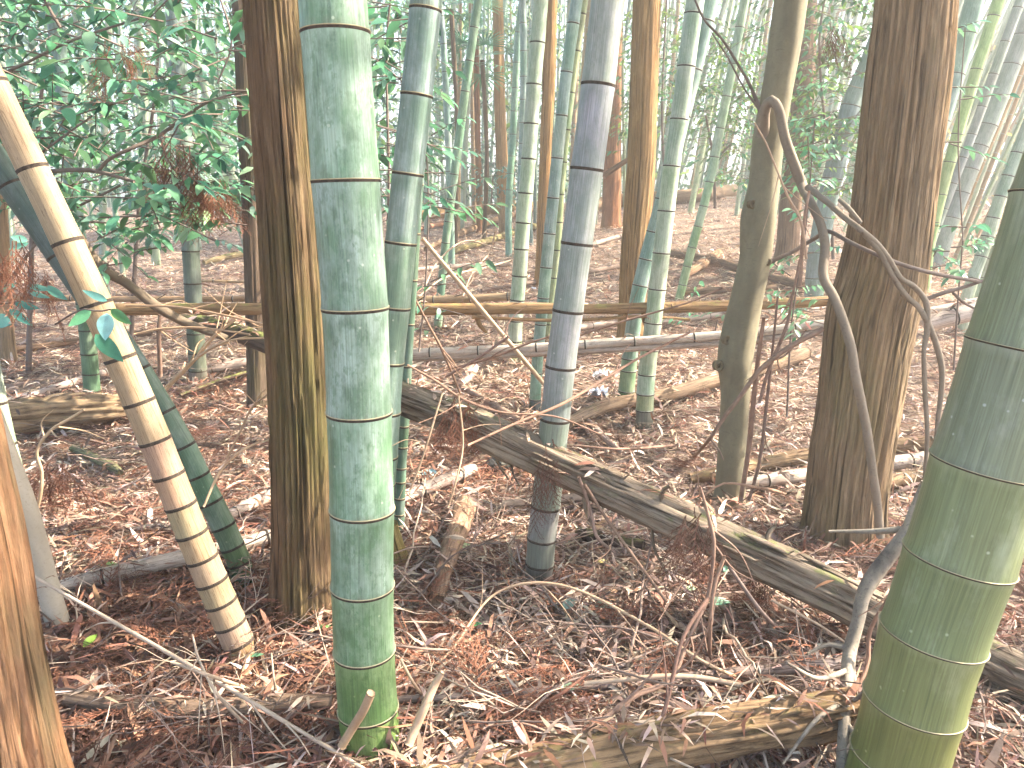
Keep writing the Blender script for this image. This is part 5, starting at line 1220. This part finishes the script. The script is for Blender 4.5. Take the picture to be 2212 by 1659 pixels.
shrub('scattered seedling leaves low on the slope by the smooth tree', [(1480, 1760, 610, 720, 1)], 10, 5, 0.05, LIME, 3.9, 4.6, 71, 50, [[(1540, 745, 4, 4.3), (1550, 690, 3, 4.3)]], 1540, 760, twl=(.08, .16))
shrub('dark leafy undergrowth behind the far bamboo between the cedars', [(880, 1320, 60, 420, 1)], 420, 7, 0.10, [(.09, .18, .11), (.12, .23, .14), (.07, .14, .09)], 13, 17, 72, 0, [[(1000, 440, 5, 15), (1010, 200, 4, 15), (1030, -50, 3, 15)]], 1000, 441, twl=(.4, .9))

# leaf sprig hanging in front of the tan culm: individual leaves
foot = P(185, 668, 1.98)
root = thing('leaf_sprig', 'sprig of five blue green leaves in front of the tan culm', 'leaf sprig', foot)
px_tube(root, 'twig', foot, [(120, 700, 4, 2.1), (180, 668, 4, 1.86), (215, 672, 4, 1.86), (240, 668, 3, 1.86)], 'stick_dark', 6, 20)
def px_leaf(root, base, u0, v0, u1, v1, y, wide, color, roll=0.0):
    """a leaf from stalk to tip in picture coordinates, facing the viewer"""
    a, b = P(u0, v0, y), P(u1, v1, y - .015); d = b - a; L = np.linalg.norm(d); d /= L
    nrm = np.array([math.sin(roll), -math.cos(roll), .35]); s = np.cross(nrm, d); s /= np.linalg.norm(s); nn = np.cross(d, s)
    v, f = leaf_shape(9, wide, .25, -.08)
    me = bpy.data.meshes.new('leaf')
    V = a - base + L * (v[:, :1] * d + v[:, 1:2] * s + v[:, 2:3] * nn)
    me.from_pydata(V.tolist(), [], f); me.materials.append(M['leaf']); me.polygons.foreach_set('use_smooth', [True] * len(me.polygons))
    link('leaf', me, root, color=color)
px_leaf(root, foot, 231, 676, 230, 736, 1.84, .68, (1.5, 1.5, 2.6))
px_leaf(root, foot, 197, 672, 150, 706, 1.84, .50, (.8, 1.1, 1.0))
px_leaf(root, foot, 205, 722, 269, 784, 1.84, .40, (.6, .8, .9), .3)
px_leaf(root, foot, 238, 668, 288, 702, 1.86, .36, (.7, .8, .5))
px_leaf(root, foot, 232, 650, 178, 627, 1.85, .34, (1.2, 1.2, 2.0))
foot = P(20, 690, 2.0)
root = thing('leaf_sprig', 'sprig of blue leaves poking in from the left edge', 'leaf sprig', foot)
px_tube(root, 'twig', foot, [(-60, 640, 4, 2.0), (0, 655, 4, 2.0), (60, 650, 3, 2.0), (95, 660, 3, 2.0)], 'stick_dark', 6, 20)
for q in ((60, 618, 118, 628, .22), (64, 632, 112, 645, .22), (30, 655, 90, 668, .26), (20, 668, 75, 705, .28), (-10, 690, 30, 700, .7), (5, 630, 40, 612, .3), (98, 618, 150, 650, .3), (60, 520, 22, 512, .55), (62, 525, 20, 540, .35)):
    px_leaf(root, foot, q[0], q[1], q[2], q[3], 2.0, q[4], (.9, 1.1, 1.5))

# fan palms far back
def palm(label, u, v, y, foot_uv):
    c = P(u, v, y); foot = np.array([c[0], c[1], float(H(c[0], c[1]))])
    root = thing('fan_palm', label, 'palm', foot)
    pp, r = smooth_path([foot - np.array([0, 0, .05]), (foot + c) / 2 + np.array([.05, 0, 0]), c], [.035, .03, .03], 30)
    link('trunk', Geo().tube(pp, r, 14, log_disp(.25, 5, 7)).mesh('trunk', M['cedar_dark'], foot), root, color=(1.2, 1.2, 1.1))
    rg = np.random.default_rng(int(u))
    for k in range(9):
        a = rg.uniform(0, 6.28); el = rg.uniform(-.4, .9); ax = np.array([math.cos(a) * math.cos(el), math.sin(a) * math.cos(el), math.sin(el)])
        hub = c + ax * .35 - foot; side = np.cross(ax, (0, 0, 1)); side /= np.linalg.norm(side); up = np.cross(side, ax)
        v, f = [], []
        for j in range(17):
            t = (j / 16 - .5) * 3.6; d = math.cos(t) * ax + math.sin(t) * side; e = np.cross(up, d)
            b = len(v); v += [hub - e * .004, hub + e * .004, hub + d * .25 + e * .014, hub + d * .25 - e * .014, hub + d * .5 - up * .06]
            f += [(b, b + 1, b + 2, b + 3), (b + 3, b + 2, b + 4)]
        me = bpy.data.meshes.new('palm_leaf'); me.from_pydata([tuple(q) for q in v], [], f); me.materials.append(M['leaf'])
        link('palm_leaf', me, root, color=(.55, .62, .6))
palm('fan palm with drooping spiky leaves right of the slim green culm', 1042, 130, 11.0, None)
palm('fan palm with starry leaves high beside the leaning blue culm', 975, 20, 10.5, None)

# ------------------------------------------------------------------ far wood and canopy
rg = np.random.default_rng(99)
g = Geo()
for i in range(520):
    y = rg.uniform(20, 36) if i < 330 else rg.uniform(14, 24); x = (rg.uniform(-0.75, 0.85) if i < 330 else rg.uniform(.36, .95)) * y; ln = 0.05 + 0.30 * float(sstep(2, 10, x)) + rg.normal(0, .05)
    b = np.array([x, y, float(H(x, y)) - .1]); t = np.array([x + ln * 9, y, b[2] + 9]); r = rg.uniform(.025, .06)
    g.tube(np.array([b, (b + t) / 2 + np.array([-.15, 0, 0]), t]), np.array([r, r * .9, r * .6]), 6, caps=False)
o = link('far_stems', g.mesh('far_stems', M['pale'])); o['kind'] = 'stuff'; tag(o, 'hazy mass of thin pale stems at the very back of the wood', 'far wood')

def mass(name, label, n, box, pal, size, seed, cat, clump=1.2, gaps=()):
    rg = np.random.default_rng(seed)
    nc = max(1, n // 40)
    cc = np.stack([rg.uniform(box[0], box[1], nc), rg.uniform(box[2], box[3], nc), rg.uniform(box[4], box[5], nc)], -1)
    for gx, gy, ga, gb in gaps:
        cc = cc[((cc[:, 0] - gx) / ga) ** 2 + ((cc[:, 1] - gy) / gb) ** 2 > 1]
    n = int(n * len(cc) / nc); nc = len(cc)
    p = cc[rg.integers(nc, size=n)] + rg.normal(0, clump * .4, (n, 3)) * (1, 1, .6)
    s = rg.uniform(*size, n)
    R = rot_batch(rg.uniform(0, 6.28, n), rg.normal(.3, .5, n), rg.normal(0, .7, n))
    col = np.asarray(pal)[rg.integers(len(pal), size=n)] * rg.uniform(.6, 1.4, (n, 1))
    o = link(name, leaves_mesh(name, CARD_V, CARD_F, p, R, np.stack([s, s * .32, s], -1), col, M['leafcol']))
    o['kind'] = 'stuff'; tag(o, label, cat)
mass('far_foliage', 'hazy mass of green leaves far behind the central and left grove', 36000, (-16, 7, 15, 32, 1.6, 10), TEAL + LIME + [(.26, .38, .12), (.3, .4, .14)], (.14, .34), 81, 'foliage', 1.6)  # last brighter yellow-green tones put a sunlit glow into the leaf colour
mass('far_thicket', 'yellow sunlit leaves of the thicket far behind at right', 12000, (6, 24, 12, 30, 1.2, 8), [(.45, .36, .14), (.38, .33, .12), (.5, .40, .18), (.22, .28, .1)], (.10, .26), 82, 'foliage', 1.6)
mass('bamboo_canopy', 'unseen bamboo leaf canopy high overhead, shaped to shade and dapple the grove', 28000, (-9, 17, -9, 13, 5.6, 9.5), [(.12, .22, .06), (.16, .26, .07)], (.18, .36), 83, 'canopy', 1.3, gaps=((11, 10, 4.5, 4.0), (6.2, 8.0, 2.0, 2.0), (4.6, 4.2, 1.8, 1.3), (7.9, 3.9, 1.3, 0.9)))  # unseen crowns for dapples; gaps cut where sun should reach slope and trunks

rg = np.random.default_rng(321); lp, ly, lt = [], [], []
for ob in list(S.objects):
    if ob.parent is None and ob.get('category') in ('bamboo', 'tree', 'sapling') and ob.type == 'EMPTY' and ob.location.y < 6.5:
        p0 = np.array(ob.location); rr = 0.055 + (0.09 if ob['category'] == 'tree' else 0) * (1 if p0[1] < 3 else .5)
        for k in range(150):
            a = rg.uniform(0, 6.283); q = rr * rg.uniform(.9, 2.6); x, y = p0[0] + q * math.cos(a), p0[1] + q * math.sin(a)
            lp.append((x, y, float(H(x, y)) + .012 + .05 * max(0, 1.9 - q / rr) * rg.random())); ly.append(rg.uniform(0, 6.283)); lt.append(rg.normal(0, .5))
n = len(lp); L = rg.uniform(.03, .11, n)
o = link('piled_litter', leaves_mesh('piled_litter', BLADE_V, BLADE_F, np.array(lp), rot_batch(np.array(ly), np.array(lt), rg.normal(0, .5, n)), np.stack([L, L * rg.uniform(.06, .18, n), L * rg.uniform(-.5, 1.5, n)], -1), pick(DRY + [(.25, .12, .08)], [3, 3, 2, 3, 3, 2, 1, 4], n), M['dry']))
o['kind'] = 'stuff'; tag(o, 'dead leaves and needles heaped around the feet of stems', 'leaf litter')
TW = []
for i in range(10):
    r = np.random.default_rng(700 + i); g = Geo(); L = r.uniform(.22, .5)
    def rod(p0, d, L, rad, n=7):
        pts = [p0]
        for k in range(n):
            d = d + r.normal(0, .13, 3); d /= np.linalg.norm(d); pts.append(pts[-1] + d * L / n)
        g.tube(np.array(pts), np.linspace(rad, rad * .45, n + 1), 5, caps=False); return pts, d
    pts, d = rod(np.zeros(3), np.array([1, 0, .12]), L, r.uniform(.0016, .0038))
    for k in range(int(r.integers(1, 5))):
        j = int(r.integers(2, 7)); dd = np.array([.7, r.choice([-1, 1]) * .6, r.uniform(-.1, .4)]); rod(pts[j], dd / np.linalg.norm(dd), L * r.uniform(.25, .5), .0013, 5)
    TW.append([g.mesh('dry_twig', M[m]) for m in ('stick', 'stick_pale', 'stick_dark')])
for u0, u1, v0, v1, n, lab, gr in [(1240, 1850, 1180, 1650, 95, 'thin dry forked twig in the tangle before the mossy log at right', 'dry twigs of the lower right tangle'), (860, 1240, 1150, 1640, 40, 'thin dry forked twig on the litter in the centre foreground', 'dry twigs of the centre foreground'),
        (130, 720, 1180, 1650, 50, 'thin dry forked twig on the lower left litter', 'dry twigs on the lower left litter'), (900, 1560, 560, 1000, 60, 'thin dry forked twig on the slope beyond the mossy log', 'dry twigs beyond the mossy log'), (30, 560, 600, 1150, 45, 'thin dry forked twig behind the leaning tan culm', 'dry twigs behind the tan culm'), (2060, 2212, 1250, 1650, 10, 'thin dry forked twig right of the huge olive culm', 'dry twigs in the right corner')]:
    for i in range(n):
        p = G(RNG.uniform(u0, u1), RNG.uniform(v0, v1))
        o = link('dry_twig', TW[int(RNG.integers(10))][int(RNG.choice(3, p=[.5, .14, .36]))], loc=tuple(p + np.array([0, 0, RNG.uniform(.02, .05)])))
        o.rotation_euler = (RNG.normal(0, .5), -abs(RNG.normal(.05, .22)), RNG.uniform(0, 6.283)); o.scale = (RNG.uniform(.7, 1.3),) * 3
        b = RNG.uniform(.75, 1.25); o.color = (b, b, b, 1); tag(o, lab, 'twig', gr)

# ------------------------------------------------------------------ stones, scraps, green leaves on the ground
def stone(label, u, v, w, h, mat, seed, name='stone', cat='stone', tint=(1, 1, 1), flat=.7):
    c = G(u, v); r = .5 * w * mpp(c)
    n, m = 10, 14; vs, fs = [], []
    for i in range(n + 1):
        ph = math.pi * i / n
        for j in range(m):
            th = 2 * math.pi * j / m; d = np.array([math.sin(ph) * math.cos(th), math.sin(ph) * math.sin(th), math.cos(ph)])
            k = 1 + .35 * float(noise3(d[0] * 1.6, d[1] * 1.6, d[2] * 1.6, seed)) + .15 * float(noise3(d[0] * 4, d[1] * 4, d[2] * 4, seed))
            vs.append(d * k * r * np.array([1, .8, flat]))
    for i in range(n):
        for j in range(m):
            fs.append((i*m+j, (i+1)*m+j, (i+1)*m+(j+1) % m, i*m+(j+1) % m))
    me = bpy.data.meshes.new(name); me.from_pydata([tuple(q) for q in vs], [], fs); me.materials.append(M[mat])
    o = link(name, me, loc=tuple(c + np.array([0, 0, r * flat * .45])), color=tint)
    tag(o, label, cat)
stone('dark mossy stone beneath the mossy log near centre', 1090, 1010, 58, 40, 'stone', 1, tint=(.6, .62, .55))
stone('black angular stone left against the dark mossy stone', 1062, 1018, 34, 36, 'stone', 2, tint=(.15, .15, .16), flat=1.0)
stone('small pale pink stone in the lower left litter', 366, 1498, 30, 20, 'stone_white', 3)
stone('round white pebble left of the small pink stone', 200, 1443, 26, 18, 'stone_white', 4, tint=(1.1, 1.05, 1))
stone('beige pebble just right of the small pink stone', 407, 1487, 22, 16, 'stone_white', 5, tint=(.7, .65, .5))
stone('moss speckled pale stone left by the grey sapling', 155, 1205, 40, 20, 'stone', 6, tint=(1.6, 1.7, 1.3), flat=.4)
stone('pale round pebble left of the grey culm foot', 1052, 1178, 16, 14, 'stone_white', 7, tint=(1.1, .95, .95))
stone('pale block of stone on the crest right of reddish trunk', 1352, 408, 28, 20, 'stone', 8, tint=(1.5, 1.4, 1.2))
stone('dark rock on the crest beside the pale block', 1325, 415, 18, 16, 'stone', 9, tint=(.2, .2, .2))
stone('tan pebble right of the mossy stump foot', 902, 1330, 22, 16, 'stone_white', 10, tint=(.75, .68, .5))
def scrap(label, u, v, w, tint, seed):
    c = G(u, v); r = w * mpp(c); rg = np.random.default_rng(seed); n = 9
    X, Y = np.meshgrid(np.linspace(-.5, .5, n), np.linspace(-.5, .5, n))
    Z = .22 * noise3(X * 4, Y * 4, 0, seed) + .12 * noise3(X * 9, Y * 9, 0, seed + 1) + .15
    V = np.stack([X * r * (1 + .3 * noise3(X * 3, Y * 3, 2, seed)), Y * r * (1 + .3 * noise3(X * 3, Y * 3, 7, seed)), Z * r], -1).reshape(-1, 3)
    f = [(i*n+j, i*n+j+1, (i+1)*n+j+1, (i+1)*n+j) for i in range(n-1) for j in range(n-1)]
    me = bpy.data.meshes.new('plastic_scrap'); me.from_pydata(V.tolist(), [], f); me.materials.append(M['plastic'])
    o = link('plastic_scrap', me, loc=tuple(c + np.array([0, 0, .02])), color=tint); tag(o, label, 'litter')
scrap('crumpled white plastic scrap right of the grey culm', 1297, 820, 32, (1, 1, 1), 1)
scrap('crumpled blue grey plastic scrap below the white one', 1290, 860, 44, (.75, .85, 1.0), 2)
scrap('pale cyan scrap on litter right of the waxy culm', 926, 1032, 30, (.55, .85, .85), 3)
scrap('tiny white scrap beyond the orange log near teal culm', 1153, 628, 10, (1, 1, 1), 4)
GL = [(1215, 1355, 40, .9, 'largest pale green fallen leaf in the centre litter', (3.0, 2.2, 3.4)), (1165, 1262, 20, .3, 'green fallen leaf beside the grey culm foot', (2.4, 1.7, 2.2)), (1015, 1392, 20, .2, 'small bright green leaf in the centre litter', (1.6, 1.9, 1.4)),
      (1280, 1345, 30, -.3, 'pale green leaf right of the largest fallen leaf', (3.2, 2.4, 3.2)), (1210, 1532, 34, .1, 'dull green leaf under the dark purple pole', (1.6, 1.5, 1.8)), (185, 1440, 34, 1.4, 'bright lime green leaf in the lower left litter', (2.6, 2.4, .8)),
      (500, 1455, 20, .1, 'pale green leaf below the tan culm foot', (2, 1.8, 2)), (545, 1460, 20, .2, 'second pale green leaf right of the first below tan culm', (1.8, 1.9, 2)), (230, 1255, 20, .2, 'green leaf by the weathered grey pole', (1.2, 1.5, 1)),
      (985, 1215, 26, .4, 'green leaves lying on the end on rotten log', (2, 1.9, 1.6)), (1560, 1272, 28, .9, 'teal leaf under the mossy log at right', (1.2, 1.6, 2)), (1530, 1340, 36, .1, 'pale teal leaf right of centre under the twigs', (2.6, 2.4, 3)),
      (1480, 1310, 20, .2, 'light green leaf left of the pale teal leaf', (2.6, 2.4, 2.6)), (1590, 1640, 40, .5, 'dark green leaf at the bottom right edge', (.4, .5, .4)), (690, 1395, 18, .2, 'small green leaf between cedar foot and waxy culm', (.9, 1.3, .8)),
      (450, 1120, 14, .1, 'tiny green leaf on the litter left of cedar', (1, 1.5, 1)), (1290, 1250, 18, .4, 'yellowish leaf right of the grey culm foot', (5, 2.4, 1.6))]
for u, v, w, yw, lab, cc in GL:
    c = G(u, v); o = link('fallen_leaf', LEAFM[len(lab) % 3], loc=tuple(c + np.array([0, 0, .06]))); s = w * mpp(c) * 1.4
    o.scale = (s, s, s); o.rotation_euler = (.45, -.15, yw); o.color = (cc[0] * .8, cc[1] * .62, cc[2] * .6, 1); tag(o, lab, 'leaf')

# ------------------------------------------------------------------ sunlit haze between the stems
hz = bpy.data.materials.new('haze_air'); hz.use_nodes = True
ht = hz.node_tree; ht.nodes.clear()
ho = ht.nodes.new('ShaderNodeOutputMaterial'); hv = ht.nodes.new('ShaderNodeVolumePrincipled')
hv.inputs['Color'].default_value = (0.95, 0.96, 0.94, 1); hv.inputs['Density'].default_value = 0.013; hv.inputs['Anisotropy'].default_value = 0.45
ht.links.new(hv.outputs[0], ho.inputs['Volume'])
bv = [(x, y, z) for z in (-1.5, 14.0) for x, y in ((-146, -66), (146, -66), (146, 206), (-146, 206))]
hm = bpy.data.meshes.new('haze'); hm.from_pydata(bv, [], [(3, 2, 1, 0), (4, 5, 6, 7), (0, 1, 5, 4), (1, 2, 6, 5), (2, 3, 7, 6), (3, 0, 4, 7)])
hm.materials.append(hz)
o = link('haze', hm); o['kind'] = 'stuff'; tag(o, 'thin bright haze in the air between the stems', 'haze')
